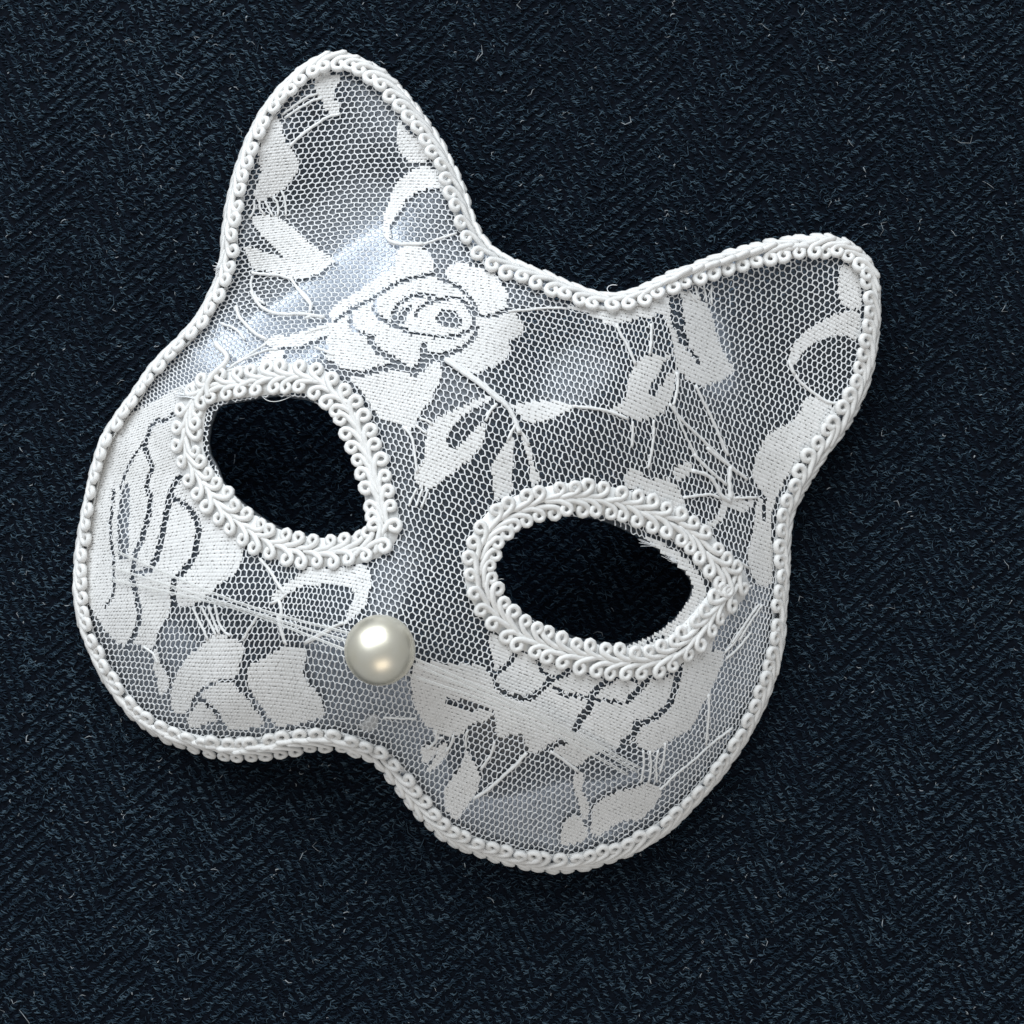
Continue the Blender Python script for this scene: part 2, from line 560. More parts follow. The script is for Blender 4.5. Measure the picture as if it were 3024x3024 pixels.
# ------------------------------------------------------------------ thread direction field of the lace
CTRL = np.array([  # x, y, row angle (deg, clockwise), column pitch, row pitch
    (1000, 300, 2, 18, 22), (900, 500, 2, 18, 22), (1150, 500, 0, 17, 22), (950, 700, -16, 19, 17), (800, 850, -14, 18, 16),
    (1200, 700, 6, 19, 20), (650, 1000, -30, 15, 14), (480, 1130, -38, 9, 11), (560, 1060, -34, 11, 12), (1300, 950, 4, 19, 18),
    (1500, 880, 8, 19, 16), (1650, 1050, 6, 19, 19), (1600, 1180, 14, 20, 18), (1430, 1220, 18, 31, 29), (1750, 1320, 18, 27, 28),
    (1950, 1350, 6, 17, 26), (2080, 1300, -8, 16, 24), (1850, 950, 6, 15, 18), (2150, 950, 36, 20, 26), (2350, 850, 38, 20, 26),
    (2450, 1050, 40, 18, 22), (2250, 1200, 24, 23, 23), (2150, 1450, 8, 17, 24), (2190, 1750, 10, 16, 24), (2275, 1800, 8, 8, 18),
    (1320, 1540, 24, 27, 25), (1180, 1700, 22, 22, 21), (1300, 1850, 18, 18, 28), (1120, 2050, 10, 22, 24), (980, 1960, 4, 21, 30),
    (880, 1780, 10, 14, 17), (860, 1690, 6, 16, 18), (720, 1670, 2, 31, 30), (600, 1880, 4, 17, 32), (420, 1700, 0, 20, 19), (330, 1500, 0, 16, 18),
    (420, 1980, 6, 16, 20), (650, 2100, 2, 20, 19), (1150, 2180, 18, 18, 18), (1300, 2300, 30, 18, 24), (1550, 2350, 24, 17, 31),
    (1450, 2150, 30, 20, 20), (1750, 2100, 30, 21, 20), (1880, 2280, 30, 22, 22), (2040, 2180, 16, 15, 20), (2120, 2220, 14, 9, 16), (1800, 2450, 26, 20, 19),
    (2160, 2000, 12, 15, 22), (2245, 1990, 12, 8, 17), (1100, 1350, 12, 20, 20)], float)
CTRL[:, 3] *= 0.90
CTRL[:, 4] *= 0.80
FN = 128
F0, F1 = -150.0, 3170.0
FH = (F1 - F0) / (FN - 1)
_fx = F0 + FH * np.arange(FN)
FX, FY = np.meshgrid(_fx, _fx)
ws = np.zeros(FX.shape)
th = np.zeros(FX.shape)
la = np.zeros(FX.shape)
lb = np.zeros(FX.shape)
for (x, y, t, a, b) in CTRL:
    d2 = (FX - x) ** 2 + (FY - y) ** 2
    wgt = 1.0 / (d2 + 70 ** 2) ** 1.5
    ws += wgt
    th += wgt * R(t)
    la += wgt * math.log(a)
    lb += wgt * math.log(b)
th /= ws
PA = np.exp(la / ws)
PB = np.exp(lb / ws)


def poisson(gx, gy):
    ex = 0.5 * (gx[:, 1:] + gx[:, :-1]) * FH
    ey = 0.5 * (gy[1:, :] + gy[:-1, :]) * FH
    D = np.zeros((FN, FN))
    D[:, :-1] += ex
    D[:, 1:] -= ex
    D[:-1, :] += ey
    D[1:, :] -= ey
    E = np.block([[D, D[:, ::-1]], [D[::-1], D[::-1, ::-1]]])
    k = np.arange(2 * FN)
    c = 2 * np.cos(np.pi * k / FN) - 2
    L = c[:, None] + c[None, :]
    L[0, 0] = 1
    U = np.fft.fft2(E) / L
    U[0, 0] = 0
    return np.real(np.fft.ifft2(U))[:FN, :FN]


UG = poisson(np.cos(th) / PA, np.sin(th) / PA)
VG = poisson(-np.sin(th) / PB, np.cos(th) / PB)
_gU = np.gradient(UG, FH)
_gV = np.gradient(VG, FH)
_cs = slice(None, None, 2)
_seed_xy = np.stack([FX[_cs, _cs].ravel(), FY[_cs, _cs].ravel()], 1)
_seed_uv = np.stack([UG[_cs, _cs].ravel(), VG[_cs, _cs].ravel()], 1)


def uv_to_xy(u, v):
    u = np.asarray(u, float)
    v = np.asarray(v, float)
    xy = np.empty((len(u), 2))
    for i in range(0, len(u), 3000):
        d = (u[i:i + 3000, None] - _seed_uv[None, :, 0]) ** 2 + (v[i:i + 3000, None] - _seed_uv[None, :, 1]) ** 2
        xy[i:i + 3000] = _seed_xy[d.argmin(1)]
    for _ in range(9):
        x, y = xy[:, 0], xy[:, 1]
        du = u - bil(UG, x, y, F0, FH)
        dv = v - bil(VG, x, y, F0, FH)
        ux = bil(_gU[1], x, y, F0, FH)
        uy = bil(_gU[0], x, y, F0, FH)
        vx = bil(_gV[1], x, y, F0, FH)
        vy = bil(_gV[0], x, y, F0, FH)
        det = ux * vy - uy * vx
        det = np.where(np.abs(det) < 1e-5, 1e-5, det)
        sx = np.clip((du * vy - dv * uy) / det, -60, 60)
        sy = np.clip((ux * dv - vx * du) / det, -60, 60)
        xy = np.clip(xy + 0.9 * np.stack([sx, sy], 1), F0 + 5, F1 - 5)
    return xy


# ------------------------------------------------------------------ cloth
AX = R(78)                                   # direction of the herringbone bands
BANDW, RIDGE = 165.0, 25.0


def herring(px, py):
    """ridge phase of the herringbone at tracing-grid coordinates"""
    wob = 14 * np.sin(px * 0.004 + 1.3) + 12 * np.sin(py * 0.0053 + px * 0.0021)
    ac = px * math.cos(AX - math.pi / 2) - py * math.sin(AX - math.pi / 2) + wob
    al = px * math.cos(AX) - py * math.sin(AX) + 8 * np.sin(ac * 0.006)
    q = ac / BANDW
    tri = np.abs((q % 2.0) - 1.0) * BANDW
    ph = (al * math.sin(R(42)) + tri * math.cos(R(42))) / RIDGE
    return ph, q


def cloth_z(px, py):
    ph, q = herring(px, py)
    ridge = 0.5 + 0.5 * np.cos(2 * np.pi * ph)
    band = np.abs((q % 1.0) - 0.5) * 2
    low = 0.0007 * (np.sin(px * 0.0031 + 0.4) * np.sin(py * 0.0026 + 1.0) + 0.6 * np.sin(px * 0.0052 - py * 0.0041))
    return -0.0016 + low + 0.00004 * ridge, ridge


_c = np.arange(-140, 3165, 8.0)
CX, CY = np.meshgrid(_c, _c)
CZ, CR = cloth_z(CX, CY)
CZ = CZ + RNG.normal(0, 0.00004, CZ.shape)
CV = np.stack([(CX - 1512) * S, (1512 - CY) * S, CZ], -1)
ci = np.arange(CX.size).reshape(CX.shape)
CF = np.stack([ci[1:, :-1], ci[1:, 1:], ci[:-1, 1:], ci[:-1, :-1]], -1).reshape(-1, 4)
cloth = obj("wool_cloth", make_mesh("wool_cloth", CV, CF, True, [M_CLOTH]))
tag(cloth, "dark navy herringbone wool cloth lying flat under the mask", None, "structure")


def fibres(n, ridge_bias, length, width, curl, lift, colours, ang_sd):
    x = RNG.uniform(-60, 3090, n * 3)
    y = RNG.uniform(-60, 3090, n * 3)
    _, rd = cloth_z(x, y)
    keep = RNG.random(n * 3) < (1 - ridge_bias) + ridge_bias * rd ** 1.5
    x, y = x[keep][:n], y[keep][:n]
    n = len(x)
    ph, q = herring(x, y)
    K = 4
    # floats lie across the twill ridge with a lot of scatter
    side = np.where((np.floor(q) % 2) == 0, 1.0, -1.0)
    a = R(8) + side * R(24) + RNG.normal(0, ang_sd, n)
    L = length * np.exp(RNG.normal(0, 0.4, n))
    cv = RNG.normal(0, curl, n)
    c2 = RNG.normal(0, curl * 0.5, n)
    X = np.zeros((n, K))
    Y = np.zeros((n, K))
    s = np.linspace(-0.5, 0.5, K)
    cx, cy = x.copy(), y.copy()
    for k in range(K):
        X[:, k] = cx
        Y[:, k] = cy
        ang = a + cv * s[k] + c2 * (s[k] ** 2 * 6 - 0.5)
        cx = cx + np.cos(ang) * L / (K - 1)
        cy = cy - np.sin(ang) * L / (K - 1)
    mid = X.mean(1, keepdims=True) - x[:, None]
    X -= mid
    Y -= Y.mean(1, keepdims=True) - y[:, None]
    z, _ = cloth_z(X, Y)
    arch = (1 - (2 * s) ** 2)[None] * lift * np.abs(RNG.normal(0.6, 0.5, n))[:, None]
    tilt = s[None] * lift * RNG.normal(0, 0.7, n)[:, None]
    z = z + 0.00006 + np.maximum(arch + tilt, -0.00012)
    P = np.stack([(X - 1512) * S, (1512 - Y) * S, z], -1)
    w = width * S * np.exp(RNG.normal(0, 0.25, n))[:, None] * np.array([0.5, 1.0, 0.95, 0.4])[None]
    V, F = tubes(P, w * 0.5, 3, caps=False)
    # the floats on the ridges are the lighter yarn; broad patches hold more pale hairs
    _, rr = cloth_z(x, y)
    patch = 0.5 + 0.5 * np.sin(x * 0.0023 + 0.6 + 0.8 * np.sin(y * 0.0017)) * np.sin(y * 0.0028 + 1.9)
    patch = patch + 0.8 * np.exp(-((x - 520) ** 2 + (y - 200) ** 2) / 420 ** 2)
    wgt = np.array(colours)[None] * np.stack([1.55 - rr, 0.45 + rr, (0.25 + 1.2 * rr) * (0.55 + 0.9 * patch), 0.6 + 0.8 * patch], 1)
    cum = np.cumsum(wgt, 1)
    ids = (RNG.random(n)[:, None] * cum[:, -1:] > cum).sum(1)
    return V, F, np.repeat(ids, len(F) // n) if len(F) else ids


WEFT, PER, FLO = 10.0, 34.0, 20.0      # weft spacing, float repeat and float length of the twill


def floats(strands):
    """the light weft floats of the herringbone: short fuzzy bundles stepping diagonally, flipping band by band"""
    ca = math.cos(R(12))
    nr = int(4700 / WEFT)
    nc = int(4700 / PER)
    r, c = np.meshgrid(np.arange(nr), np.arange(nc), indexing='ij')
    r = r.ravel()
    c = c.ravel()
    al = (r - nr * 0.22) * WEFT
    ac = (c - 14) * PER
    # step of the diagonal, reversed in every other band
    q0 = np.floor(ac / BANDW)
    up = (q0 % 2) == 0
    ac = ac + np.where(up, (r * WEFT * 0.76) % PER, PER - (r * WEFT * 0.76) % PER)
    # ac runs across the bands, al along them (downwards)
    wob = 12 * np.sin(al * 0.0041 + 1.3) + 9 * np.sin(ac * 0.003 + al * 0.0016)
    x = (ac + wob) * ca - al * math.sin(R(12))
    y = (ac + wob) * math.sin(R(12)) + al * ca
    ok = (x > -70) & (x < 3095) & (y > -70) & (y < 3095)
    x, y, ac, al = x[ok], y[ok], ac[ok], al[ok]
    n = len(x)
    P, Wd, ids = [], [], []
    tone = RNG.random(n)
    K = 3
    s = np.linspace(-0.5, 0.5, K)
    for k in range(strands):
        L = FLO * RNG.uniform(0.55, 1.1, n)
        a = -R(12) + RNG.normal(0, 0.33, n)
        ox = x + RNG.normal(0, 3.0, n)
        oy = y + RNG.normal(0, 2.6, n)
        bend = RNG.normal(0, 4.0, n)
        X = ox[:, None] + np.cos(a)[:, None] * L[:, None] * s + np.sin(a)[:, None] * bend[:, None] * (1 - 4 * s ** 2)
        Y = oy[:, None] - np.sin(a)[:, None] * L[:, None] * s + np.cos(a)[:, None] * bend[:, None] * (1 - 4 * s ** 2)
        z, _ = cloth_z(X, Y)
        z = z + 0.00030 * (1 - (2 * s) ** 2)[None] + RNG.uniform(0.00002, 0.00026, n)[:, None]
        P.append(np.stack([(X - 1512) * S, (1512 - Y) * S, z], -1))
        Wd.append(RNG.uniform(1.5, 2.7, n)[:, None] * S * np.array([0.6, 1.0, 0.5])[None])
        u = 0.45 * tone + 0.55 * RNG.random(n)
        patch = 0.5 + 0.5 * np.sin(x * 0.0023 + 0.6 + 0.8 * np.sin(y * 0.0017)) * np.sin(y * 0.0028 + 1.9)
        patch = patch + 0.9 * np.exp(-((x - 560) ** 2 + (y - 180) ** 2) / 430 ** 2) + 0.5 * np.exp(-((x - 2800) ** 2 + (y - 2500) ** 2) / 600 ** 2)
        ids.append(np.digitize(u + 0.12 * (patch - 0.6), [0.38, 0.71, 0.97]))
    P = np.concatenate(P)
    V, F = tubes(P, np.concatenate(Wd), 3, caps=False)
    ids = np.minimum(np.concatenate(ids), 2)
    return V, F, np.repeat(ids, len(F) // len(P))


def fuzz_object(name, specs):
    Vs, Fs, Ms, off = [], [], [], 0
    parts = [floats(3)] + [fibres(*sp) for sp in specs]
    for V, F, m in parts:
        Vs.append(V)
        Fs.append(F + off)
        Ms.append(m)
        off += len(V)
    me = make_mesh(name, np.concatenate(Vs), np.concatenate(Fs), True, FIB, np.concatenate(Ms))
    o = obj(name, me, cloth)
    o["kind"] = "stuff"
    print("fuzz faces", len(me.polygons))
    return o


fuzz_object("wool_fuzz", [
    (25000, 0.35, 15, 2.7, 2.6, 0.00042, [0.20, 0.38, 0.385, 0.026], 1.0),
    (240, 0.2, 38, 2.3, 3.0, 0.0007, [0.0, 0.2, 0.45, 0.35], 1.5),
])

# ------------------------------------------------------------------ the mask
BASE = Vector((float((1320 - 1512) * S), float((1512 - 1500) * S), 0.0))
mask = bpy.data.objects.new("cat_mask", None)
COL.objects.link(mask)
mask.location = BASE
mask.empty_display_size = 0.03
tag(mask, "white lace cat eye mask with braided trim and pearl nose lying on navy wool", "mask")


def build_shell():
    edge = resample(SHELL_EDGE, 16, True)
    el = resample(EYE_L, 12, True)
    er = resample(chaikin(EYE_R, 1), 12, True)
    g = np.arange(0, 3025, 20.0)
    X, Y = np.meshgrid(g, g)
    X = X + (np.arange(len(g)) % 2)[:, None] * 10
    ok = inside(shrink(edge, 12), X, Y)
    for e in (el, er):
        ok &= ~inside(shrink(e, 10), X, Y) & ~inside(shrink(e, -10), X, Y)
    pts = [Vector(p) for p in np.concatenate([edge, el, er])]
    edges = []
    o = 0
    for e in (edge, el, er):
        n = len(e)
        edges += [(o + i, o + (i + 1) % n) for i in range(n)]
        o += n
    pts += [Vector((a, b)) for a, b in zip(X[ok], Y[ok])]
    vs, es, fs, *_ = delaunay_2d_cdt(pts, edges, [], 0, 0.01)
    P = np.array([(v.x, v.y) for v in vs])
    F = np.array([f for f in fs if len(f) == 3])
    c = P[F].mean(1)
    keep = inside(edge, c[:, 0], c[:, 1]) & ~inside(el, c[:, 0], c[:, 1]) & ~inside(er, c[:, 0], c[:, 1])
    F = F[keep]
    V = on(P[:, 0], P[:, 1])
    # face orientation up
    n = np.cross(V[F[:, 1]] - V[F[:, 0]], V[F[:, 2]] - V[F[:, 0]])
    F[n[:, 2] < 0] = F[n[:, 2] < 0][:, ::-1]
    me = make_mesh("plastic_shell", V, F, True, [M_SHELL])
    sh = obj("plastic_shell", me, mask)
    md = sh.modifiers.new("thickness", 'SOLIDIFY')
    md.thickness = 0.0005
    md.offset = -1
    return sh


build_shell()

# ---- lace motifs: name, [polygons], [(slit path, half width)]
MOT = []


def mot(name, polys, slits=(), holes=()):
    MOT.append((name, polys, slits, holes))


# left ear
mot("lace_petal", [tr('B', [(800, 300), (860, 280), (990, 300), (950, 370), (925, 440), (975, 530), (975, 570), (890, 570), (840, 480), (810, 430), (800, 380)])])
mot("lace_leaf", [tr('B', [(480, 560), (560, 620), (560, 700), (600, 780), (640, 830), (700, 940), (660, 1000), (620, 1060), (560, 1120), (500, 1160), (440, 1190), (365, 1185), (360, 1130), (400, 1040), (410, 960), (390, 900), (400, 800), (440, 680)])])
mot("lace_leaf", [tr('B', [(330, 1310), (430, 1280), (560, 1320), (640, 1380), (700, 1440), (780, 1510), (860, 1560), (955, 1615), (890, 1660), (820, 1710), (740, 1740), (640, 1745), (540, 1710), (450, 1690), (360, 1690), (320, 1600), (280, 1500), (380, 1540), (470, 1560), (610, 1620), (520, 1545), (450, 1470), (380, 1400)])])
mot("lace_petal", [tr('B', [(1400, 600), (1430, 680), (1490, 720), (1560, 780), (1610, 880), (1590, 930), (1500, 930), (1440, 890), (1400, 840), (1375, 780), (1385, 700)])])
mot("lace_leaf", [tr('B', [(1540, 950), (1640, 950), (1700, 1020), (1740, 1130), (1640, 1100), (1560, 1110), (1490, 1150), (1430, 1210), (1380, 1290), (1340, 1360), (1320, 1420), (1340, 1460), (1300, 1450), (1280, 1400), (1280, 1320), (1310, 1240), (1340, 1140), (1380, 1060), (1440, 1000)])])
# rose on the forehead
mot("lace_flower", [
    tr('D', [(690, 60), (780, 55), (870, 90), (920, 170), (930, 240), (850, 300), (740, 320), (660, 350), (600, 390), (530, 440), (470, 460), (390, 500), (330, 540), (280, 590), (200, 620), (170, 560), (200, 490), (290, 440), (400, 370), (500, 300), (600, 240), (650, 190), (650, 120)]),
    tr('D', [(1000, 270), (1010, 220), (1060, 190), (1130, 190), (1220, 210), (1300, 240), (1380, 290), (1400, 340), (1440, 370), (1455, 430), (1440, 490), (1490, 515), (1530, 580), (1560, 640), (1570, 680), (1520, 720), (1450, 740), (1470, 800), (1450, 860), (1400, 900), (1310, 930), (1230, 970), (1160, 965), (1080, 920), (1000, 870), (960, 830), (1100, 700), (1150, 500), (1050, 350)]),
    tr('D', [(170, 650), (230, 600), (290, 560), (400, 490), (480, 450), (530, 430), (600, 380), (670, 340), (750, 305), (850, 290), (960, 280), (1050, 310), (1110, 350), (1180, 420), (1230, 500), (1250, 570), (1240, 650), (1220, 720), (1150, 800), (1070, 840), (970, 840), (870, 810), (860, 860), (860, 930), (760, 930), (650, 905), (520, 940), (400, 965), (300, 970), (240, 940), (200, 900), (160, 870), (150, 830), (180, 800), (150, 740)]),
    tr('D', [(390, 980), (500, 965), (620, 950), (720, 980), (830, 975), (900, 900), (960, 880), (980, 980), (950, 1050), (920, 1100), (900, 1170), (830, 1230), (790, 1330), (760, 1385), (690, 1350), (620, 1310), (540, 1290), (500, 1250), (450, 1170), (400, 1090), (340, 1040), (310, 990)])],
    [(tr('D', p), w) for p, w in [
        ([(170, 640), (270, 560), (340, 510), (470, 450), (560, 390), (650, 335), (750, 300), (860, 275), (940, 250)], 5.5),
        ([(500, 450), (495, 500), (510, 550), (560, 600), (640, 635), (720, 660), (760, 690)], 5.5),
        ([(330, 500), (320, 600), (340, 655), (420, 695), (500, 715)], 5),
        ([(650, 630), (620, 580), (640, 530), (670, 480), (740, 430), (830, 410), (930, 425)], 5.5),
        ([(790, 550), (820, 500), (880, 465), (1000, 440), (1080, 430), (1140, 460), (1185, 520), (1210, 580), (1200, 650), (1130, 690), (1050, 712), (970, 715), (880, 700), (800, 690), (720, 670)], 5.5),
        ([(960, 300), (1050, 330), (1120, 375), (1190, 450), (1225, 540), (1250, 565), (1310, 570), (1400, 540), (1490, 505)], 5.5),
        ([(1225, 640), (1205, 720), (1130, 795), (1060, 825), (970, 835), (990, 900), (1060, 940)], 6.5),
        ([(850, 780), (850, 860), (820, 930), (780, 970)], 11),
        ([(470, 730), (490, 780), (520, 815), (590, 850), (660, 890), (720, 930), (740, 960)], 8.5),
        ([(190, 900), (240, 950), (330, 975), (480, 965), (600, 915), (660, 900)], 8)]],
    [tr('D', [(925, 580), (960, 530), (1030, 510), (1090, 550), (1140, 610), (1100, 645), (1030, 655), (960, 625)]),
     tr('D', [(640, 560), (690, 520), (750, 480), (770, 510), (740, 560), (710, 620), (660, 620)])])
mot("lace_leaf", [tr('D', [(1300, 1130), (1340, 1170), (1270, 1190), (1200, 1220), (1130, 1270), (1060, 1340), (1020, 1400), (1010, 1470), (1050, 1500), (1100, 1500), (1150, 1440), (1210, 1380), (1290, 1310), (1300, 1340), (1280, 1420), (1260, 1500), (1200, 1570), (1130, 1620), (1060, 1680), (980, 1740), (920, 1790), (860, 1800), (790, 1770), (770, 1700), (830, 1640), (860, 1560), (860, 1440), (880, 1360), (920, 1310), (1000, 1260), (1100, 1220), (1200, 1170)])])
mot("lace_leaf", [tr('D', [(1430, 1190), (1540, 1190), (1640, 1170), (1740, 1165), (1850, 1180), (1920, 1195), (1880, 1250), (1780, 1290), (1700, 1315), (1570, 1325), (1540, 1270), (1480, 1230)])])
mot("lace_leaf", [tr('D', [(1490, 1400), (1440, 1460), (1370, 1560), (1330, 1650), (1340, 1800), (1350, 1900), (1480, 1840), (1480, 1700), (1490, 1600), (1490, 1500)])])
mot("lace_leaf", [tr('D', [(1545, 1400), (1600, 1480), (1620, 1570), (1650, 1660), (1690, 1760), (1600, 1790), (1610, 1650), (1580, 1550), (1555, 1470)])])
# under the notch and right ear
mot("lace_petal", [tr('E', [(400, 745), (560, 780), (640, 830), (760, 875), (850, 835), (1000, 820), (1080, 790), (1120, 800), (1170, 640), (1000, 690), (800, 750), (650, 740), (560, 720)])])
mot("lace_leaf", [tr('E', [(1090, 740), (1150, 650), (1230, 620), (1320, 640), (1400, 690), (1440, 760), (1480, 880), (1500, 990), (1540, 1080), (1640, 1190), (1560, 1240), (1480, 1280), (1400, 1305), (1330, 1290), (1260, 1240), (1210, 1200), (1185, 1100), (1170, 980), (1140, 880)])],
    [(tr('E', p), w) for p, w in [([(1190, 660), (1200, 760), (1215, 860)], 17), ([(1215, 860), (1235, 940), (1265, 1000)], 11), ([(1265, 1000), (1310, 1060), (1360, 1130)], 5)]])
mot("lace_leaf", [tr('E', [(980, 1085), (1060, 1080), (1130, 1090), (1200, 1070), (1110, 1130), (1080, 1200), (1060, 1250), (1010, 1300), (1000, 1370), (1040, 1390), (1080, 1330), (1120, 1260), (1160, 1200), (1210, 1170), (1190, 1260), (1180, 1350), (1150, 1430), (1100, 1500), (1000, 1550), (900, 1540), (800, 1510), (700, 1475), (830, 1420), (850, 1350), (850, 1270), (880, 1200), (920, 1130)])])
mot("lace_petal", [tr('F', [(1410, 310), (1500, 320), (1550, 400), (1560, 560), (1550, 650), (1450, 620), (1400, 580), (1380, 510), (1390, 420)])])
mot("lace_leaf", [tr('F', [(1550, 640), (1440, 650), (1340, 680), (1240, 740), (1150, 800), (1080, 870), (1040, 950), (1040, 1020), (1070, 1050), (1110, 980), (1160, 920), (1250, 860), (1340, 825), (1430, 825), (1530, 860), (1550, 760)])])
mot("lace_petal", [tr('F', [(1130, 1280), (1220, 1250), (1300, 1290), (1400, 1350), (1400, 1430), (1330, 1490), (1260, 1560), (1200, 1620), (1120, 1720), (1060, 1800), (1000, 1870), (900, 1960), (860, 1960), (800, 1880), (770, 1800), (790, 1740), (820, 1640), (870, 1540), (960, 1480), (1060, 1440), (1120, 1370)])])
mot("lace_petal", [tr('L', [(1060, 600), (1150, 520), (1200, 430), (1330, 330), (1330, 450), (1270, 520), (1230, 620), (1215, 800), (1220, 1000), (1230, 1150), (1230, 1300), (1210, 1390), (1120, 1380), (1030, 1300), (1000, 1190), (990, 1080), (1040, 900), (1060, 750)])],
    [(tr('L', [(1200, 400), (1160, 480), (1150, 600), (1150, 760)]), 4)])
mot("lace_petal", [tr('L', [(0, 340), (80, 370), (160, 350), (260, 380), (320, 440), (380, 560), (390, 640), (370, 690), (300, 680), (200, 620), (100, 580), (0, 520), (-200, 440), (-160, 300), (-80, 240)])])
mot("lace_leaf", [tr('L', [(270, 290), (330, 240), (420, 210), (470, 250), (470, 290), (400, 350), (340, 400), (290, 340)])])
mot("lace_leaf", [tr('L', [(720, 540), (800, 520), (840, 480), (870, 550), (900, 560), (960, 580), (1050, 550), (1040, 620), (980, 680), (900, 690), (820, 650), (770, 600)])])
mot("lace_leaf", [tr('L', [(740, 570), (800, 640), (780, 720), (700, 810), (600, 880), (480, 910), (510, 820), (620, 790), (700, 720), (740, 640)])])
mot("lace_petal", [tr('I', [(1430, 440), (1560, 480), (1700, 560), (1800, 650), (1880, 760), (1900, 880), (1840, 1000), (1760, 1100), (1660, 1190), (1540, 1240), (1400, 1260), (1300, 1240),
                             (1400, 1200), (1500, 1160), (1580, 1110), (1660, 1050), (1720, 980), (1775, 900), (1803, 810), (1790, 760), (1740, 690), (1660, 620), (1560, 540)])],
    [(tr('I', [(1480, 1200), (1540, 1170), (1590, 1170)]), 4)])
# left cheek rose
mot("lace_flower", [
    np.concatenate([tr('C', [(900, 720), (790, 700), (700, 760), (600, 830), (460, 880), (360, 1000), (270, 1160), (220, 1330), (170, 1480), (140, 1650), (120, 1800), (100, 1930)]),
                    tr('G', [(90, 300), (100, 450), (150, 560), (200, 650), (290, 790), (390, 870), (440, 860), (470, 850), (530, 865), (610, 890), (640, 780), (660, 720), (720, 660), (735, 560), (790, 570), (880, 585), (960, 530), (1040, 490), (1050, 430), (1120, 400), (1200, 350), (1230, 280), (1255, 150)]),
                    tr('C', [(1300, 1850), (1180, 1700), (1060, 1570), (960, 1470), (880, 1330), (840, 1180), (850, 1000), (880, 860)])])],
    [(tr('C', [(840, 880), (740, 905), (690, 960), (640, 940), (590, 1000), (560, 1080), (545, 1140), (580, 1210), (610, 1280), (570, 1370), (560, 1430), (590, 1490)]), 6),
     (np.concatenate([tr('C', [(810, 1340), (760, 1400), (725, 1470), (715, 1560), (690, 1680), (665, 1790), (645, 1900)]), tr('G', [(625, 260), (580, 330), (480, 345)])]), 8),
     (np.concatenate([tr('C', [(590, 1530), (570, 1640), (540, 1760), (500, 1860)]), tr('G', [(485, 190), (465, 330), (462, 420), (485, 490), (500, 560), (512, 650), (500, 730), (470, 800), (430, 870)])]), 7),
     (np.concatenate([tr('C', [(740, 1490), (830, 1545), (890, 1590), (925, 1670), (940, 1730), (920, 1800), (910, 1900)]), tr('G', [(895, 240), (860, 290), (820, 340), (760, 390), (748, 460), (760, 570)])]), 8),
     (tr('C', [(330, 1450), (310, 1600), (305, 1800), (330, 1960)]), 3.5),
     (tr('C', [(540, 1100), (470, 1210), (410, 1320), (370, 1430)]), 3.5),
     (tr('G', [(330, 250), (330, 420), (315, 540), (265, 585)]), 3.5)],
    [tr('C', [(385, 1420), (440, 1380), (440, 1550), (435, 1700), (435, 1930), (400, 1940), (360, 1930), (355, 1750), (355, 1600)])])
mot("lace_petal", [tr('G', [(990, 810), (1060, 790), (1150, 800), (1230, 840), (1260, 900), (1240, 960), (1220, 1020), (1220, 1080), (1110, 1100), (1010, 1130), (950, 1170), (900, 1230), (870, 1300), (830, 1360), (740, 1330), (735, 1260), (740, 1180), (750, 1120), (790, 1040), (830, 970), (880, 910), (960, 870)])])
mot("lace_petal", [tr('G', [(950, 1210), (1000, 1160), (1080, 1130), (1180, 1130), (1210, 1180), (1270, 1230), (1310, 1280), (1370, 1360), (1420, 1430), (1250, 1460), (1110, 1440), (1060, 1380), (900, 1460), (840, 1400), (870, 1340), (910, 1300), (940, 1260)])],
    [(tr('G', [(930, 1230), (1000, 1280), (1060, 1340), (1110, 1440)]), 6)])
mot("lace_petal", [tr('G', [(1290, 1010), (1360, 970), (1430, 930), (1500, 880), (1590, 860), (1680, 870), (1710, 930), (1680, 1000), (1680, 1080), (1730, 1150), (1790, 1190), (1810, 1270), (1840, 1370), (1760, 1390), (1650, 1420), (1500, 1450), (1440, 1380), (1380, 1300), (1320, 1220), (1290, 1150), (1280, 1080)])])
mot("lace_leaf", [tr('G', [(610, 880), (650, 920), (660, 1000), (710, 1060), (725, 1130), (700, 1210), (640, 1210), (640, 1100), (600, 1000), (620, 960)])])
mot("lace_leaf", [tr('H', [(60, 450), (150, 390), (240, 320), (330, 290), (450, 310), (560, 290), (660, 280), (715, 340), (720, 400), (700, 470), (690, 560), (640, 620), (580, 660), (510, 715), (560, 600), (600, 520), (580, 460), (510, 430), (400, 420), (300, 430), (200, 440), (120, 490), (60, 540), (0, 560), (0, 500)])])
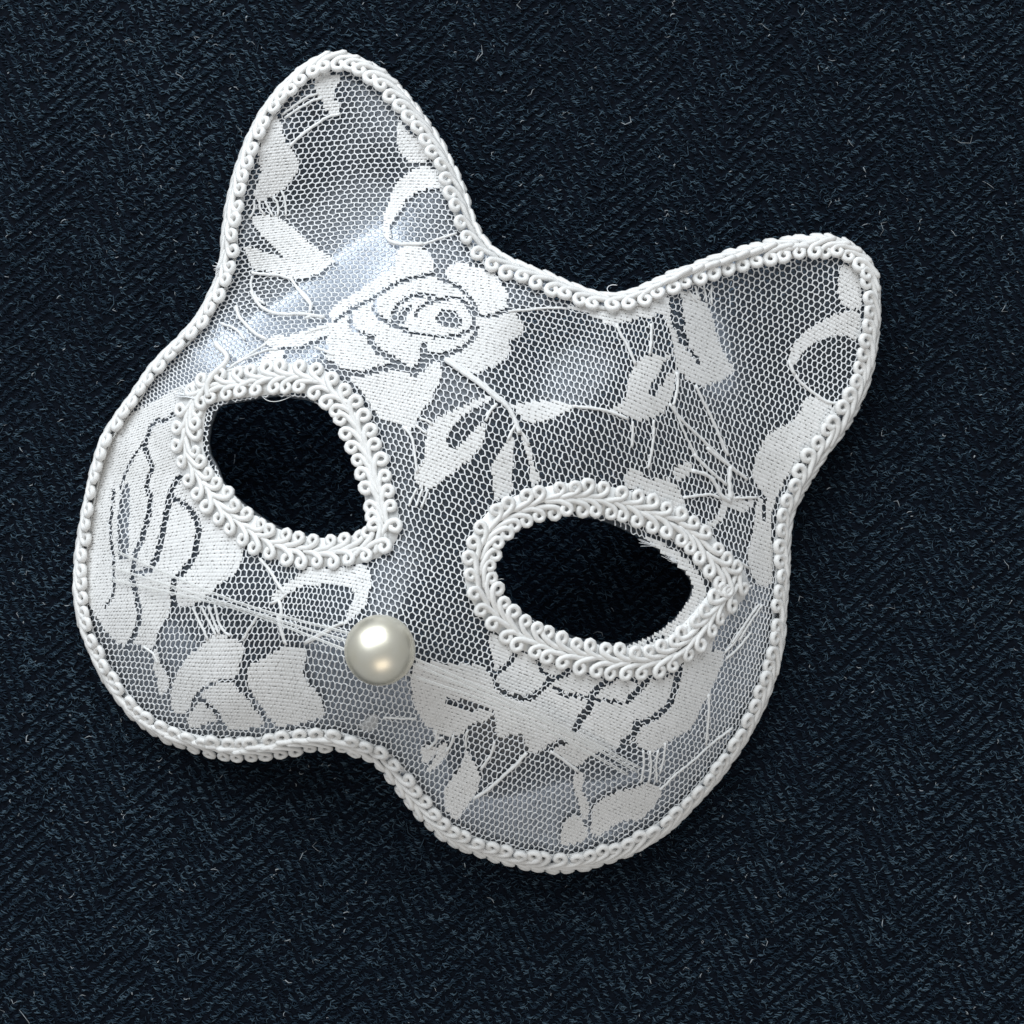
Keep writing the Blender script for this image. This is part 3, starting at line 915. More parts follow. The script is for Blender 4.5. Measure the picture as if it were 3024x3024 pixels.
# right cheek
mot("lace_petal", [tr('H', [(1030, 970), (1100, 970), (1220, 990), (1400, 990), (1500, 1010), (1560, 1060), (1590, 1130), (1600, 1200), (1500, 1215), (1380, 1250), (1230, 1230), (1230, 1260), (1330, 1310), (1430, 1340), (1520, 1310), (1600, 1330), (1560, 1390), (1470, 1410), (1400, 1440), (1370, 1490), (1270, 1510), (1180, 1480), (1110, 1440), (1060, 1370), (1020, 1290), (1000, 1180), (1000, 1080)])])
mot("lace_flower", [
    tr('J', [(820, 60), (870, 40), (930, 100), (1010, 160), (1120, 190), (1240, 260), (1340, 300), (1450, 330), (1600, 380), (1760, 380), (1930, 400), (1930, 780), (1760, 870), (1600, 900), (1540, 930), (1480, 1000), (1420, 980), (1340, 930), (1290, 900), (1210, 880), (1130, 910), (1090, 840), (1080, 780), (1000, 770), (920, 800), (880, 770), (870, 660), (870, 600), (760, 560), (650, 500), (840, 430), (860, 340), (870, 260)]),
    tr('K', [(0, 330), (200, 380), (450, 400), (640, 370), (740, 310), (820, 210), (900, 100), (960, 0), (1010, 0), (995, 90), (950, 170), (1050, 180), (1065, 210), (1040, 280), (1000, 370), (960, 460), (910, 550), (870, 650), (810, 750), (720, 790), (650, 830), (590, 885), (500, 890), (440, 850), (420, 790), (310, 830), (200, 900), (130, 890), (-50, 870), (-50, 500)])],
    [(tr('J', [(1010, 200), (970, 270), (890, 320), (850, 385), (890, 430), (960, 490), (1040, 512), (1110, 520), (1190, 470), (1240, 410), (1290, 370), (1400, 330)]), 7),
     (tr('J', [(1175, 220), (1200, 310), (1260, 365)]), 6),
     (tr('J', [(1300, 440), (1370, 490), (1460, 490), (1530, 520)]), 5),
     (tr('J', [(1700, 370), (1620, 430), (1560, 500), (1550, 580), (1490, 650), (1445, 730)]), 9.5),
     (tr('J', [(1370, 820), (1300, 840), (1250, 890), (1180, 930)]), 9),
     (tr('J', [(1600, 520), (1680, 530), (1780, 545)]), 4.5),
     (tr('J', [(1950, 390), (1900, 450), (1830, 525)]), 8.5),
     (tr('K', [(740, 320), (710, 430), (690, 510), (650, 590), (560, 650), (490, 690), (420, 690), (440, 750), (330, 840)]), 8.5)])
mot("lace_petal", [tr('K', [(130, 1270), (200, 1220), (300, 1170), (430, 1150), (500, 1110), (580, 1130), (630, 1170), (600, 1220), (550, 1290), (510, 1340), (460, 1390), (380, 1375), (300, 1400), (230, 1450), (170, 1500), (110, 1490), (110, 1380)])])
mot("lace_leaf", [tr('J', [(660, 870), (700, 920), (740, 1000), (770, 1080), (760, 1160), (700, 1240), (650, 1320), (600, 1380), (540, 1330), (510, 1260), (510, 1180), (560, 1090), (620, 1020), (650, 950)])])
mot("lace_leaf", [tr('J', [(340, 860), (430, 850), (470, 880), (420, 960), (360, 980)])])
mot("lace_leaf", [tr('J', [(490, 830), (550, 850), (530, 920), (470, 980), (420, 1040), (380, 1020), (440, 950)])])
mot("lace_leaf", [tr('J', [(1440, 1030), (1500, 1050), (1510, 1100), (1490, 1180), (1540, 1250), (1550, 1320), (1530, 1400), (1480, 1340), (1470, 1250), (1430, 1150)])])
mot("lace_petal", [tr('J', [(1330, 1560), (1350, 1420), (1400, 1360), (1480, 1350), (1520, 1420), (1540, 1490), (1500, 1540), (1400, 1560)])])
# bits left of the rose
mot("lace_leaf", [tr('C', [(1380, 370), (1480, 340), (1600, 340), (1700, 300), (1860, 250), (1930, 240), (1930, 330), (1830, 340), (1740, 380), (1640, 430), (1540, 420), (1450, 420)])])
mot("lace_leaf", [tr('C', [(1440, 440), (1560, 430), (1520, 520), (1460, 560), (1440, 600), (1380, 620), (1350, 560)])])

COVER = np.zeros((RN, RN), bool)
SLIT = np.zeros((RN, RN), bool)
MG = []
for name, polys, slits, holes in MOT:
    g = np.zeros((RN, RN), bool)
    for p in polys:
        g |= raster(chaikin(p, 1))
    for path, w in slits:
        sk = stroke(chaikin(path, 1, False), w * 1.15)
        SLIT |= sk
        g &= ~sk
    for p in holes:
        g &= ~raster(chaikin(p, 1))
    g &= G_IN & ~COVER
    COVER |= g
    MG.append(g)

# ---- knitted motifs: every row of stitches is a raised ribbon
DU, DV = 0.30, 0.60


def knit(g):
    ys, xs = np.nonzero(g)
    if len(xs) == 0:
        return None
    x = xs * RS
    y = ys * RS
    u = bil(UG, x, y, F0, FH)
    v = bil(VG, x, y, F0, FH)
    iu = np.unique(np.stack([np.floor(u / DU), np.floor(v / DV)], 1).astype(int), axis=0)
    cu = (iu[:, 0] + 0.5) * DU
    cv = (iu[:, 1] + 0.5) * DV
    c = uv_to_xy(cu, cv)
    ok = look(g, c[:, 0], c[:, 1])
    iu, cu, cv = iu[ok], cu[ok], cv[ok]
    n = len(cu)
    if n == 0:
        return None
    # gaps between the rows open in short dashes
    row = iu[:, 1]
    col = iu[:, 0]
    rnd = RNG.random(n)
    ph = (row * 2 + np.floor(np.sin(row * 12.9898) * 43.7)).astype(int)
    open_ = (((col + ph) % 4) == 0) & (rnd < 0.62) | (rnd > 0.965)
    lo = np.where(open_, 0.37, 0.50)
    wob = 0.10 * np.sin(col * 1.57 + row * 2.1)
    hgt0 = 0.00022 + 0.00005 * np.cos(col * np.pi + row * np.pi) + RNG.normal(0, 0.000035, n)
    lo0 = -0.5
    e0 = 0.55
    e1 = np.where(open_, 0.05, 0.55)
    prof = [(lo0, e0), (-0.26, 0.85), (0.02, 1.0), (lo * 0.6, 0.85), (lo, e1)]
    V = []
    for e in (-0.5, 0.5):
        for dv, hh in prof:
            q = uv_to_xy(cu + e * DU, cv + (dv + 0 * cv + wob * 0.3 * 0) * DV)
            V.append(on(q[:, 0], q[:, 1], 0.00035 + hgt0 * hh))
    V = np.stack(V, 1)                                    # n,10,3
    base = np.arange(n)[:, None] * 10
    F = np.concatenate([np.concatenate([base + k, base + k + 5, base + k + 6, base + k + 1], 1) for k in range(4)])
    return V.reshape(-1, 3), F


for (name, *_r), g in zip(MOT, MG):
    r = knit(g)
    if r is None:
        continue
    obj(name, make_mesh(name, r[0], r[1], True, [M_KNIT]), mask)


# ---- hexagonal net
def build_net():
    us = bil(UG, FX, FY, F0, FH)
    vs_ = bil(VG, FX, FY, F0, FH)
    m = look(G_IN, FX, FY)
    i0, i1 = int(us[m].min()) - 2, int(us[m].max()) + 3
    j0, j1 = int(vs_[m].min()) - 2, int(vs_[m].max()) + 3
    I, J = np.meshgrid(np.arange(i0, i1), np.arange(j0, j1))
    cx = (I + 0.5 * (J % 2)).ravel()
    cy = J.ravel().astype(float)
    q = uv_to_xy(cx, cy)
    ok = look(G_IN, q[:, 0], q[:, 1])
    # keep a margin of cells
    cx, cy = cx[ok], cy[ok]
    k = 0.645
    a = np.stack([cx - .5, cy - (1 - k)], 1)
    b = np.stack([cx - .5, cy + (1 - k)], 1)
    t = np.stack([cx, cy + k], 1)
    r = np.stack([cx + .5, cy + (1 - k)], 1)
    E0 = np.concatenate([a, b, t])
    E1 = np.concatenate([b, t, r])
    pts = np.concatenate([E0, E1])
    key = np.round(pts * 1000).astype(np.int64)
    uq, inv = np.unique(key, axis=0, return_inverse=True)
    inv = inv.ravel()
    uvp = uq / 1000.0
    xy = uv_to_xy(uvp[:, 0], uvp[:, 1])
    loc = np.exp(0.5 * (np.log(bil(PA, xy[:, 0], xy[:, 1], F0, FH)) + np.log(bil(PB, xy[:, 0], xy[:, 1], F0, FH))))
    xy = xy + RNG.normal(0, 0.06, xy.shape) * loc[:, None]
    n = len(E0)
    A = xy[inv[:n]]
    B = xy[inv[n:]]
    odd = np.tile((np.round(cy).astype(int) % 2) == 1, 3)
    kind = np.repeat([0, 1, 2], len(cx))
    thick = (kind == 0) | ((kind == 1) & ~odd) | ((kind == 2) & odd)      # zigzag wales; the rest are thin links
    mid = 0.5 * (A + B)
    L = np.linalg.norm(A - B, axis=1)
    ok = look(G_IN, mid[:, 0], mid[:, 1]) & ~look(G_EYES, A[:, 0], A[:, 1]) & ~look(G_EYES, B[:, 0], B[:, 1]) & (L < 60) & ~(look(COVER, A[:, 0], A[:, 1]) & look(COVER, B[:, 0], B[:, 1]) & look(COVER, mid[:, 0], mid[:, 1]))
    in_slit = look(SLIT, mid[:, 0], mid[:, 1])
    ok &= ~(in_slit & (kind == 0) & (RNG.random(n) < 0.5))
    A, B, kind, thick, thin_zone = A[ok], B[ok], kind[ok], thick[ok], in_slit[ok]
    n = len(A)
    M = 0.5 * (A + B) + RNG.normal(0, 0.7, (n, 2))
    off = 0.00030
    P = np.stack([on(A[:, 0], A[:, 1], off), on(M[:, 0], M[:, 1], off + 0.00008), on(B[:, 0], B[:, 1], off)], 1)
    rad = np.where(thin_zone, 1.75, np.where(thick, 2.25, 1.4))[:, None] * np.array([[1.15, 0.95, 1.15]]) * S * RNG.uniform(0.85, 1.15, (n, 1))
    V, F = tubes(P, rad, 4, caps=False)
    o = obj("lace_net", make_mesh("lace_net", V, F, True, [M_NET]), mask)
    o["kind"] = "stuff"
    return n


N_NET = build_net()

# ---- cords and outline threads laid on the lace, one shell fold among them: window, radius, points
CORDS = [
    ('B', 5.5, [(1290, 1430), (1330, 1480), (1400, 1500), (1480, 1497), (1570, 1500)]),
    ('B', 3.6, [(1570, 1500), (1660, 1470), (1810, 1420)]),
    ('B', 3.6, [(580, 600), (700, 520), (790, 470), (850, 460)]), ('B', 3.6, [(560, 580), (640, 520), (740, 450), (820, 425)]),
    ('B', 4.2, [(620, 800), (700, 720), (800, 650), (880, 590), (980, 570)]),
    ('B', 3.6, [(500, 1160), (540, 1220), (530, 1300)]), ('B', 3.6, [(440, 1190), (470, 1250), (500, 1300)]), ('B', 3.6, [(560, 1120), (590, 1200), (590, 1300)]),
    ('B', 3.6, [(400, 1190), (400, 1240), (440, 1290)]), ('B', 3.6, [(365, 1190), (370, 1250), (330, 1310)]),
    ('B', 4.6, [(345, 1700), (400, 1712), (470, 1716), (540, 1722), (640, 1750)]), ('B', 3.8, [(350, 1730), (335, 1800), (370, 1870), (440, 1930)]),
    ('B', 4.6, [(630, 1750), (690, 1840), (730, 1890), (780, 1940)]),
    ('C', 5.5, [(1310, 20), (1345, 110), (1430, 170), (1530, 190), (1640, 185), (1720, 190), (1830, 210)]),
    ('C', 5.5, [(1200, 130), (1220, 210), (1290, 280), (1340, 330), (1420, 370)]),
    ('C', 5, [(1640, 0), (1700, 60), (1740, 110), (1725, 180)]), ('C', 4, [(1090, 255), (1180, 280), (1230, 320), (1260, 370)]),
    ('C', 4, [(1080, 620), (1200, 540), (1300, 470), (1420, 400)]), ('C', 4, [(1160, 560), (1300, 490), (1420, 440), (1500, 440)]),
    ('C', 4, [(1000, 650), (1120, 600), (1250, 560), (1360, 560)]), ('C', 4, [(1900, 480), (1830, 450), (1760, 420)]),
    ('D', 4.5, [(0, 580), (60, 560), (130, 570)]), ('D', 4.0, [(0, 690), (80, 660), (170, 640)]),
    ('D', 6.5, [(1000, 870), (1090, 940), (1190, 1005), (1290, 1080), (1370, 1150), (1440, 1200), (1480, 1260), (1510, 1330), (1530, 1400)]),
    ('D', 5.0, [(1020, 865), (1110, 930), (1210, 1000), (1310, 1075), (1390, 1145), (1450, 1195)]),
    ('D', 4.5, [(1290, 1310), (1320, 1240), (1370, 1190)]), ('D', 4.5, [(1510, 1330), (1470, 1390), (1450, 1450)]), ('D', 4.5, [(1520, 1370), (1570, 1420), (1600, 1480)]),
    ('D', 4, [(700, 1350), (760, 1410), (780, 1500), (790, 1600), (800, 1680)]), ('D', 4, [(820, 1290), (880, 1310), (910, 1340)]),
    ('D', 3.4, [(800, 1790), (770, 1850), (740, 1920)]), ('D', 3.4, [(840, 1800), (810, 1870), (790, 1930)]), ('D', 3.4, [(880, 1800), (850, 1880), (830, 1930)]),
    ('D', 3.6, [(790, 1340), (840, 1380), (870, 1400)]),
    ('E', 4.8, [(460, 1450), (600, 1460), (690, 1475), (790, 1510), (860, 1540)]), ('E', 4.6, [(770, 870), (820, 960), (870, 1050), (910, 1150)]),
    ('E', 4, [(890, 1555), (890, 1650), (885, 1740)]), ('E', 4, [(1040, 1545), (1040, 1640), (1030, 1750), (1000, 1890)]),
    ('E', 4, [(1020, 860), (1025, 960), (1010, 1080)]), ('E', 4.6, [(1150, 1430), (1250, 1560), (1340, 1640), (1450, 1750), (1560, 1850), (1640, 1930)]),
    ('E', 4.6, [(1340, 1300), (1390, 1410), (1440, 1500), (1500, 1640), (1570, 1800)]), ('E', 4.5, [(1205, 1200), (1215, 1320), (1180, 1440)]),
    ('E', 3.6, [(0, 770), (150, 760), (300, 745), (420, 750)]), ('E', 3.6, [(1180, 1440), (1240, 1600), (1300, 1720), (1340, 1800)]),
    ('E', 4.5, [(10, 1480), (60, 1550), (80, 1620)]),
    ('F', 5.5, [(1040, 1000), (1055, 1060), (1080, 1100)]), ('F', 4.8, [(1080, 1100), (1120, 1160), (1200, 1220), (1290, 1290), (1370, 1310), (1430, 1290)]),
    ('F', 3.2, [(370, 470), (380, 520), (400, 570)]), ('F', 3.2, [(430, 460), (440, 520), (450, 580)]), ('F', 3.2, [(490, 460), (480, 540), (490, 600)]), ('F', 3.2, [(320, 500), (350, 540), (370, 580)]),
    ('L', 6, [(460, 290), (560, 310), (650, 360), (700, 450), (740, 530), (830, 580)]), ('L', 5, [(480, 130), (560, 220), (680, 330), (790, 420)]),
    ('L', 7, [(825, 250), (815, 400), (830, 560)]), ('L', 5, [(600, 70), (720, 170), (830, 250), (930, 330), (990, 370)]), ('L', 4.5, [(380, 545), (500, 530), (640, 510), (730, 550)]),
    ('L', 4.5, [(870, 550), (960, 545), (1080, 545)]), ('L', 4.5, [(880, 1150), (940, 1175), (1000, 1210)]), ('L', 4, [(910, 1900), (980, 1780), (1060, 1660), (1130, 1560)]),
    ('L', 4, [(840, 1930), (930, 1800), (1010, 1680), (1100, 1560)]), ('L', 4, [(940, 1410), (980, 1420), (1030, 1380)]),
    ('G', 5, [(1370, 240), (1440, 320), (1490, 410), (1550, 490)]), ('G', 4, [(1250, 820), (1300, 730), (1360, 640)]), ('G', 4.2, [(1500, 640), (1510, 740), (1560, 860)]),
    ('G', 4.2, [(1690, 850), (1780, 800), (1870, 750)]), ('G', 4, [(890, 590), (940, 690), (1000, 820)]), ('G', 4, [(950, 580), (1010, 690), (1060, 790)]), ('G', 4, [(1050, 570), (1070, 680), (1110, 760), (1160, 790)]),
    ('G', 4, [(1000, 580), (1040, 680), (1080, 780)]), ('G', 3.6, [(540, 870), (620, 920), (640, 990)]),
    ('H', 5, [(60, 540), (80, 620), (60, 720), (100, 840)]), ('H', 4.5, [(240, 840), (330, 790), (430, 730), (520, 700)]), ('H', 4.2, [(0, 560), (60, 540), (110, 490)]),
    ('H', 3.6, [(800, 1370), (900, 1380), (1040, 1380)]), ('H', 4.2, [(1170, 1480), (1190, 1540), (1110, 1600)]), ('H', 4.2, [(1300, 1500), (1290, 1560), (1250, 1620)]),
    ('J', 5.2, [(720, 1230), (830, 1160), (940, 1060), (1040, 970), (1100, 900)]), ('J', 4, [(870, 820), (855, 900), (800, 980), (770, 1020)]), ('J', 4, [(450, 740), (460, 800), (510, 790)]),
    ('J', 4.6, [(1270, 890), (1380, 965), (1470, 1035)]), ('J', 3.4, [(680, 740), (660, 800), (670, 870)]),
    ('K', 3.6, [(480, 885), (490, 980), (460, 1115)]), ('K', 3.6, [(530, 890), (540, 1000), (520, 1115)]), ('K', 3.6, [(590, 880), (570, 980), (580, 1110)]), ('K', 3.6, [(640, 830), (630, 930), (600, 1050)]),
    ('K', 4, [(950, 480), (950, 620), (930, 840)]), ('K', 4, [(600, 1170), (700, 1060), (850, 950), (960, 840), (1120, 720)]), ('K', 4, [(1060, 190), (1130, 120), (1200, 0)]), ('K', 4, [(1070, 230), (1150, 170), (1250, 40)]),  # second one: hazy fold of the plastic shell, put in as a white cord
]
for w, rad, pts in CORDS:
    p = resample(chaikin(tr(w, pts), 2, False), 9)
    p = p + RNG.normal(0, 0.6, p.shape)
    P = on(p[:, 0], p[:, 1], 0.00042 + rad * S * 0.6)
    rr = rad * S * (1 + 0.13 * np.sin(np.arange(len(p)) * 1.9 + RNG.uniform(0, 6)))
    V, F = tubes(P[None], rr[None], 6)
    obj("lace_cord", make_mesh("lace_cord", V, F, True, [M_CORD]), mask)

# ------------------------------------------------------------------ gimp braid
LOOP_PATH = np.array([(-70, 1, 3), (-52, 3, 5.5), (-34, 5, 8.5), (-18, 8, 10.5), (-4, 13, 11.5), (9, 20, 11.5), (15, 29, 11), (14, 38, 10.5),
                      (8, 45, 10), (-1, 47, 9.5), (-10, 44, 9.5), (-15, 35, 9.5), (-13, 26, 9), (-6, 20, 8), (2, 21, 5)], float)


def loop_mesh(name, mirror, jit):
    p = LOOP_PATH.copy()
    rg = np.random.default_rng(jit)
    p[1:] += rg.normal(0, 1.1, p[1:].shape)
    p[:, 1] *= rg.uniform(0.95, 1.12)
    p[4:, 0] += rg.normal(0, 2.5)
    p = chaikin(p, 1, False)
    p = resample(p, 9.5)
    if mirror:
        p[:, 1] *= -1
    r = np.full(len(p), 8.7) * (1 + 0.04 * np.sin(np.arange(len(p)) * 2.2))
    r[0] = 4
    r[-1] = 4.5
    V, F = tubes((p * S)[None], (r * S)[None], 6)
    return make_mesh(name, V, F, True, [M_BRAID]), V, F


NLOOP = 10
LOOPS = {m: [loop_mesh("braid_loop", m, 10 * k + m) for k in range(NLOOP)] for m in (0, 1)}


def frame_matrix(o, t, y, n, s):
    return Matrix(((t[0] * s, y[0] * s, n[0] * s, o[0]), (t[1] * s, y[1] * s, n[1] * s, o[1]), (t[2] * s, y[2] * s, n[2] * s, o[2]), (0, 0, 0, 1)))


def place_loop(M, mirror, parent):
    me = LOOPS[mirror][random.randrange(NLOOP)][0]
    M = M @ Matrix.Rotation(random.gauss(0, 0.07), 4, 'Z') @ Matrix.Rotation(random.gauss(0, 0.06), 4, 'X')
    o = bpy.data.objects.new("braid_loop", me)
    COL.objects.link(o)
    o.parent = parent
    o.matrix_basis = Matrix.Translation(-world_loc(parent)) @ M
    return o


def strip(name, left, right, m, parent, thick):
    """solid tape between two closed 3-D polylines"""
    n = len(left)
    dn = np.array([0, 0, -thick])
    V = np.concatenate([left, right, left + dn, right + dn])
    i = np.arange(n)
    j = (i + 1) % n
    F = np.concatenate([np.stack([i, j, j + n, i + n], 1), np.stack([i + 2 * n, i + 3 * n, j + 3 * n, j + 2 * n], 1),
                        np.stack([i, i + 2 * n, j + 2 * n, j], 1), np.stack([i + n, j + n, j + 3 * n, i + 3 * n], 1)])
    return obj(name, make_mesh(name, V, F, True, [m]), parent)


def unit(v):
    return v / (np.linalg.norm(v, axis=-1, keepdims=True) + 1e-12)


def trim_frames(path, pitch, tilt=None):
    p = resample(path, pitch, True)
    t2 = np.roll(p, -1, 0) - np.roll(p, 1, 0)
    return p, unit(t2)


# outer trim: runs counter-clockwise in the picture, rolled over the rim
ow = np.array(OUTW)


def out_width(p):
    d = np.hypot(p[:, None, 0] - ow[None, :, 0], p[:, None, 1] - ow[None, :, 1])
    i = np.argsort(d, 1)[:, :2]
    dd = np.take_along_axis(d, i, 1) + 1e-6
    w = ow[i, 2]
    return (w[:, 0] * dd[:, 1] + w[:, 1] * dd[:, 0]) / dd.sum(1)


def out_frames(p, t, outer_row=False):
    """p on the silhouette, t counter-clockwise tangent in picture coordinates.
    The inner loops lie on the mask's face, the outer ones roll down over its rim."""
    w = np.clip(out_width(p), 30, 104)
    pi_ = np.minimum(50.0, 0.75 * w)
    po = np.maximum((w - pi_) * 0.78, 7.0)
    inw = np.stack([t[:, 1], -t[:, 0]], 1)                 # towards the inside
    c = p + inw * po[:, None]
    q = p + inw * (po + pi_)[:, None]
    a_in = np.arccos(np.clip(pi_ / 52.0, 0, 1))
    zi = hgt(q[:, 0], q[:, 1])
    zc = np.maximum(np.minimum(hgt(c[:, 0], c[:, 1]), zi + 0.0004) + 0.0003, 0.0012)
    o = at(c[:, 0], c[:, 1], zc)
    t3 = np.stack([t[:, 0], -t[:, 1], 0 * w], 1)
    i3 = np.stack([inw[:, 0], -inw[:, 1], 0 * w], 1)
    sl = np.arctan2(zi - zc + 0.0003, pi_ * S)
    al = np.maximum(sl, a_in * 0.9)
    if outer_row:
        al = np.arccos(np.clip(po / 56.0, 0, 1))
    y = i3 * np.cos(al)[:, None] + np.array([0, 0, 1.0]) * np.sin(al)[:, None]
    n = np.cross(t3, y)
    return o, t3, y, n, (H - zc) / H


OUT_CCW = OUT_S[::-1]
pp, tt = trim_frames(OUT_CCW, 20)
o, t3, y3, n3, sc = out_frames(pp, tt)
_, _, yo3, _, _ = out_frames(pp, tt, True)
outer = strip("outer_trim", o + y3 * (38 * S), o - yo3 * (34 * S), M_TAPE, mask, 0.0004)
pp, tt = trim_frames(OUT_CCW, 44.5)
o, t3, y3, n3, sc = out_frames(pp, tt)
for k in range(len(pp)):
    place_loop(frame_matrix(o[k] + n3[k] * 0.0002, t3[k], y3[k], n3[k], sc[k] * random.uniform(1.0, 1.12)), 0, outer)
N_IN = len(pp)
pp2 = pp + 0.5 * (np.roll(pp, -1, 0) - pp)
o, t3, y3, n3, sc = out_frames(pp2, tt, True)
mb = MB()
for k in range(len(pp2)):
    _, V, F = LOOPS[1][random.randrange(NLOOP)]
    s = sc[k] * random.uniform(0.95, 1.06)
    W3 = o[k] + n3[k] * 0.0002 + s * (V[:, :1] * t3[k] + V[:, 1:2] * y3[k] + V[:, 2:] * n3[k])
    mb.add(W3, F)
r_out = obj("outer_loop_row", mb.mesh("outer_loop_row", [M_BRAID]), outer)
r_out["kind"] = "stuff"


def eye_trim(path, label):
    path = resample(chaikin(path, 1), 6, True)
    p, t = trim_frames(path, 18)
    n = normal_at(p[:, 0], p[:, 1])
    a = np.stack([t[:, 1], -t[:, 0]], 1)
    l2 = p + a * 43
    r2 = p - a * 42
    tr_o = strip("eye_trim", on(l2[:, 0], l2[:, 1], 0.0007), on(r2[:, 0], r2[:, 1], 0.0007), M_TAPE, mask, 0.0006)
    tag(tr_o, label)
    cnt = 0
    for mirror, ph, lift in ((0, 0.0, 0.0), (1, 0.5, 0.0)):
        q, t = trim_frames(path, 45.5)
        q = q + ph * (np.roll(q, -1, 0) - q)
        n = normal_at(q[:, 0], q[:, 1])
        o = on(q[:, 0], q[:, 1], 0.0007)
        e = 8.0
        t3 = unit(on(q[:, 0] + t[:, 0] * e, q[:, 1] + t[:, 1] * e) - on(q[:, 0] - t[:, 0] * e, q[:, 1] - t[:, 1] * e))
        y3 = unit(np.cross(n, t3))
        n = np.cross(t3, y3)
        sc = (H - o[:, 2]) / H
        for k in range(len(q)):
            place_loop(frame_matrix(o[k], t3[k], y3[k], n[k], sc[k] * random.uniform(0.95, 1.07)), mirror, tr_o)
            cnt += 1
    return tr_o, cnt


_, n1 = eye_trim(TRIM_L, "braided trim round the round eye hole under the tall ear")
_, n2 = eye_trim(TRIM_R, "braided trim round the almond eye hole right of the pearl")
print("net edges", N_NET, "loops", N_IN, n1, n2)


# ------------------------------------------------------------------ pearl nose
def sphere(c, r, nu=64, nv=40):
    th = np.linspace(0, np.pi, nv)
    ph = np.arange(nu) * 2 * np.pi / nu
    T, Pq = np.meshgrid(th, ph, indexing='ij')
    V = np.stack([np.sin(T) * np.cos(Pq), np.sin(T) * np.sin(Pq), np.cos(T)], -1) * r + c
    i = np.arange(nu * nv).reshape(nv, nu)
    F = np.stack([i[:-1], i[1:], np.roll(i[1:], -1, 1), np.roll(i[:-1], -1, 1)], -1).reshape(-1, 4)
    return V.reshape(-1, 3), F


zc = float(hgt(1122, 1920)) + 0.0046
pc = at(1122, 1920, zc)
pr = 105.0 * S * (H - zc) / H
V, F = sphere(pc, pr)
obj("nose_pearl", make_mesh("nose_pearl", V, F, True, [M_PEARL]), mask)


# ------------------------------------------------------------------ whiskers: clear plastic strips
def whisker(pts, z0, z1, width):
    """flat clear strip from the pearl outwards, slightly bowed, with the glow of its edges painted as white tubes"""
    p = resample(chaikin(np.array(pts, float), 2, False), 16)
    t = np.linspace(0, 1, len(p))
    z = z0 + (z1 - z0) * t ** 1.25
    z = np.maximum(z, hgt(p[:, 0], p[:, 1]) + 0.0016)
    P = at(p[:, 0], p[:, 1], z)
    d = unit(np.gradient(P, axis=0))
    sd = unit(np.cross(d, np.array([0, 0, 1.0])))
    w = width * S * 0.5
    up = np.array([0, 0, 1.0]) * 0.00010
    mb = MB()
    K = len(P)
    ring = np.stack([P - sd * w - up, P + sd * w - up, P + sd * w + up, P - sd * w + up], 1)
    i = np.arange(K * 4).reshape(K, 4)
    Fq = np.stack([i[:-1], np.roll(i[:-1], -1, 1), np.roll(i[1:], -1, 1), i[1:]], -1).reshape(-1, 4)
    Fq = np.concatenate([Fq, i[:1, ::-1], i[-1:]])
    mb.add(ring.reshape(-1, 3), Fq, 0)
    for sg in (-1, 1):
        V, F = tubes((P + sg * sd * (w + 0.3 * S))[None], (1.35 if sg > 0 else 1.0) * S, 4)
        mb.add(V, F, 1)
    obj("whisker", mb.mesh("whisker", [M_STRIP, M_STRIPEDGE], False), mask)


zn = zc - 0.0005
for pts in [[(1060, 1878), (1024, 1868), (800, 1812), (626, 1753), (345, 1629)], [(1060, 1900), (1019, 1892), (790, 1822), (614, 1765), (324, 1674)],
            [(1060, 1932), (1015, 1918), (738, 1808), (600, 1772), (326, 1711)],
            [(1190, 1930), (1231, 1947), (1460, 2048), (1640, 2135), (1891, 2268)], [(1190, 1948), (1222, 1962), (1470, 2066), (1650, 2150), (1884, 2279)],
            [(1180, 1980), (1206, 1993), (1460, 2076), (1640, 2168), (1855, 2287)]]:
    whisker(pts, zn, float(hgt(*pts[-1])) + 0.003, 4.6)


# ------------------------------------------------------------------ loose threads, frays, glue
def thread(name, pts, rad, mat_, zoff, n=1, spread=0.0):
    mb = MB()
    for k in range(n):
        p = np.array(pts, float)
        if spread:
            p = p + np.linspace(0, 1, len(p))[:, None] * RNG.normal(0, spread, 2)[None] + RNG.normal(0, spread * 0.15, p.shape)
        p = resample(chaikin(p, 2, False), 7)
        zo = np.interp(np.linspace(0, 1, len(p)), np.linspace(0, 1, len(zoff)), zoff)
        P = on(p[:, 0], p[:, 1], 0) + 0
        P = at(p[:, 0], p[:, 1], hgt(p[:, 0], p[:, 1]) + zo + (RNG.uniform(0, 0.0008) if n > 1 else 0))
        r = np.full(len(p), rad * S)
        r[-1] *= 0.5
        V, F = tubes(P[None], r[None], 6 if rad > 3 else 4)
        mb.add(V, F)
    return obj(name, mb.mesh(name, [mat_]), mask)


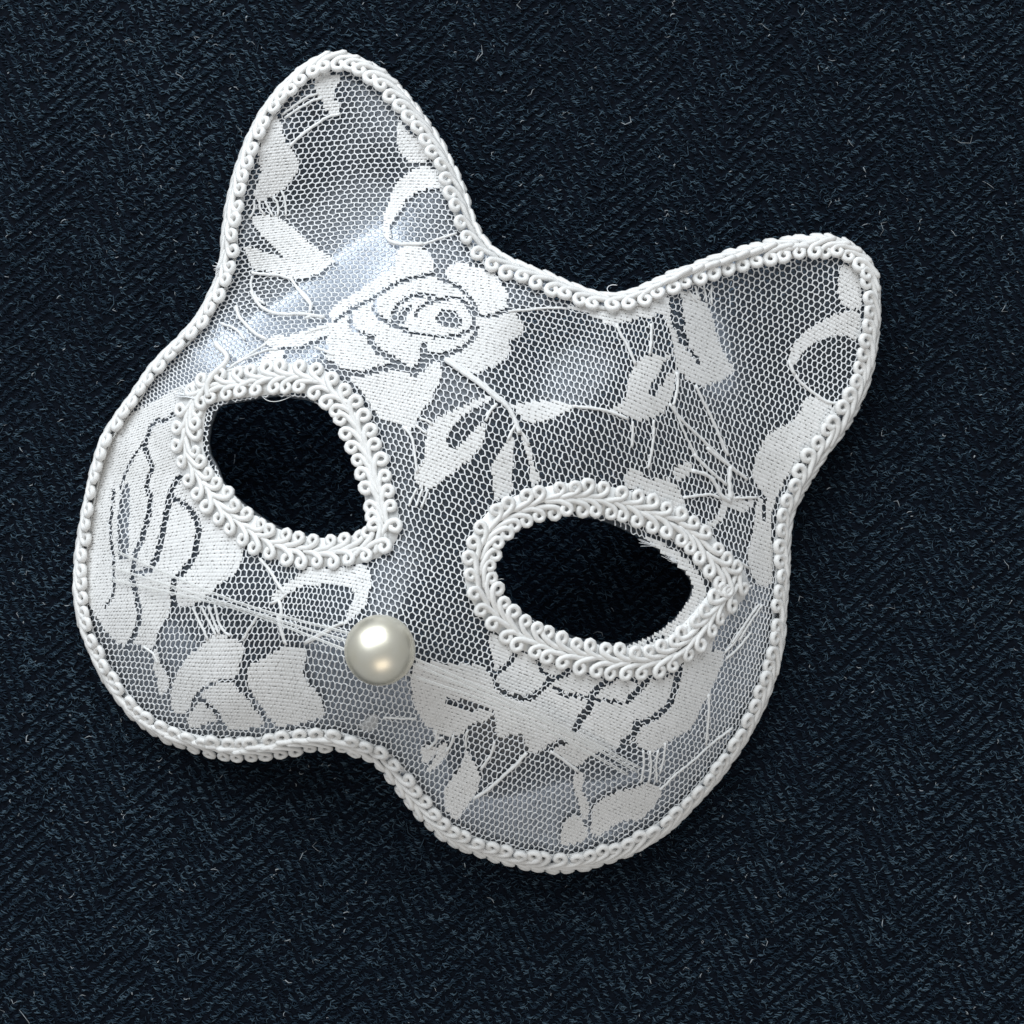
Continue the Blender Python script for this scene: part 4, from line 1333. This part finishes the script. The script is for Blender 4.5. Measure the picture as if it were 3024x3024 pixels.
thread("loose_thread", tr('C', [(1000, 780), (990, 700), (1010, 650), (1050, 600), (1110, 555), (1145, 500), (1120, 460), (1070, 420), (1050, 380)]), 8.0, M_BRAID,
       [0.0022, 0.003, 0.0026, 0.002, 0.0018])
thread("loose_thread", tr('C', [(1380, 765), (1410, 800), (1470, 815), (1540, 800), (1595, 772)]), 1.2, M_FRAY, [0.0006, 0.0006])
thread("frayed_end", tr('C', [(900, 790), (850, 760), (790, 745)]), 2.2, M_FRAY, [0.0016, 0.0012], 14, 14)
thread("frayed_end", tr('A', [(1110, 1660), (1080, 1665), (1055, 1665)]), 1.3, M_FRAY, [0.001, 0.001], 9, 12)
thread("frayed_end", tr('A', [(1100, 1690), (1070, 1700), (1050, 1730), (1062, 1750)]), 0.9, M_FRAY, [0.001, 0.001], 2, 8)
thread("frayed_end", tr('I', [(1540, 520), (1490, 500), (1430, 490)]), 0.8, M_FRAY, [0.0005, 0.0002], 9, 7)
thread("frayed_end", tr('I', [(1690, 630), (1650, 620), (1620, 600)]), 0.8, M_FRAY, [0.0005, 0.0002], 9, 9)
thread("loose_thread", tr('L', [(1350, 900), (1365, 980), (1368, 1060), (1345, 1110)]), 1.3, M_FRAY, [0.001, 0.001])
thread("loose_thread", tr('E', [(760, 660), (710, 630), (705, 600), (740, 580), (780, 585)]), 1.2, M_FRAY, [0.001, 0.0012])
thread("loose_thread", tr('I', [(390, 690), (410, 720), (400, 760), (430, 745), (455, 750)]), 1.0, M_FRAY, [0.0006, 0.0005])
thread("frayed_end", tr('B', [(505, 470), (480, 450), (475, 470), (472, 490)]), 0.9, M_FRAY, [0.001, 0.001], 2, 5)

gl = chaikin(tr('H', [(690, 1370), (740, 1340), (770, 1380), (760, 1450), (700, 1480), (640, 1460), (620, 1430), (660, 1400)]), 2)
gm = gl.mean(0)
rings = [gm + (gl - gm) * k for k in (1.0, 0.7, 0.35)]
V = np.concatenate([on(r[:, 0], r[:, 1], z) for r, z in zip(rings, (0.0001, 0.0007, 0.0010))] + [on(gm[:1] * 1.0, gm[1:] * 1.0, 0.0011)])
n = len(gl)
i = np.arange(n)
j = (i + 1) % n
F = np.concatenate([np.stack([i + k * n, j + k * n, j + (k + 1) * n, i + (k + 1) * n], 1) for k in (0, 1)] +
                   [np.stack([i + 2 * n, j + 2 * n, 0 * i + 3 * n, 0 * i + 3 * n], 1)])
mb = MB()
mb.add(V, F[:2 * n])
mb.add(V, F[2 * n:, :3])
obj("glue_smear", mb.mesh("glue_smear", [M_GLUE]), mask)
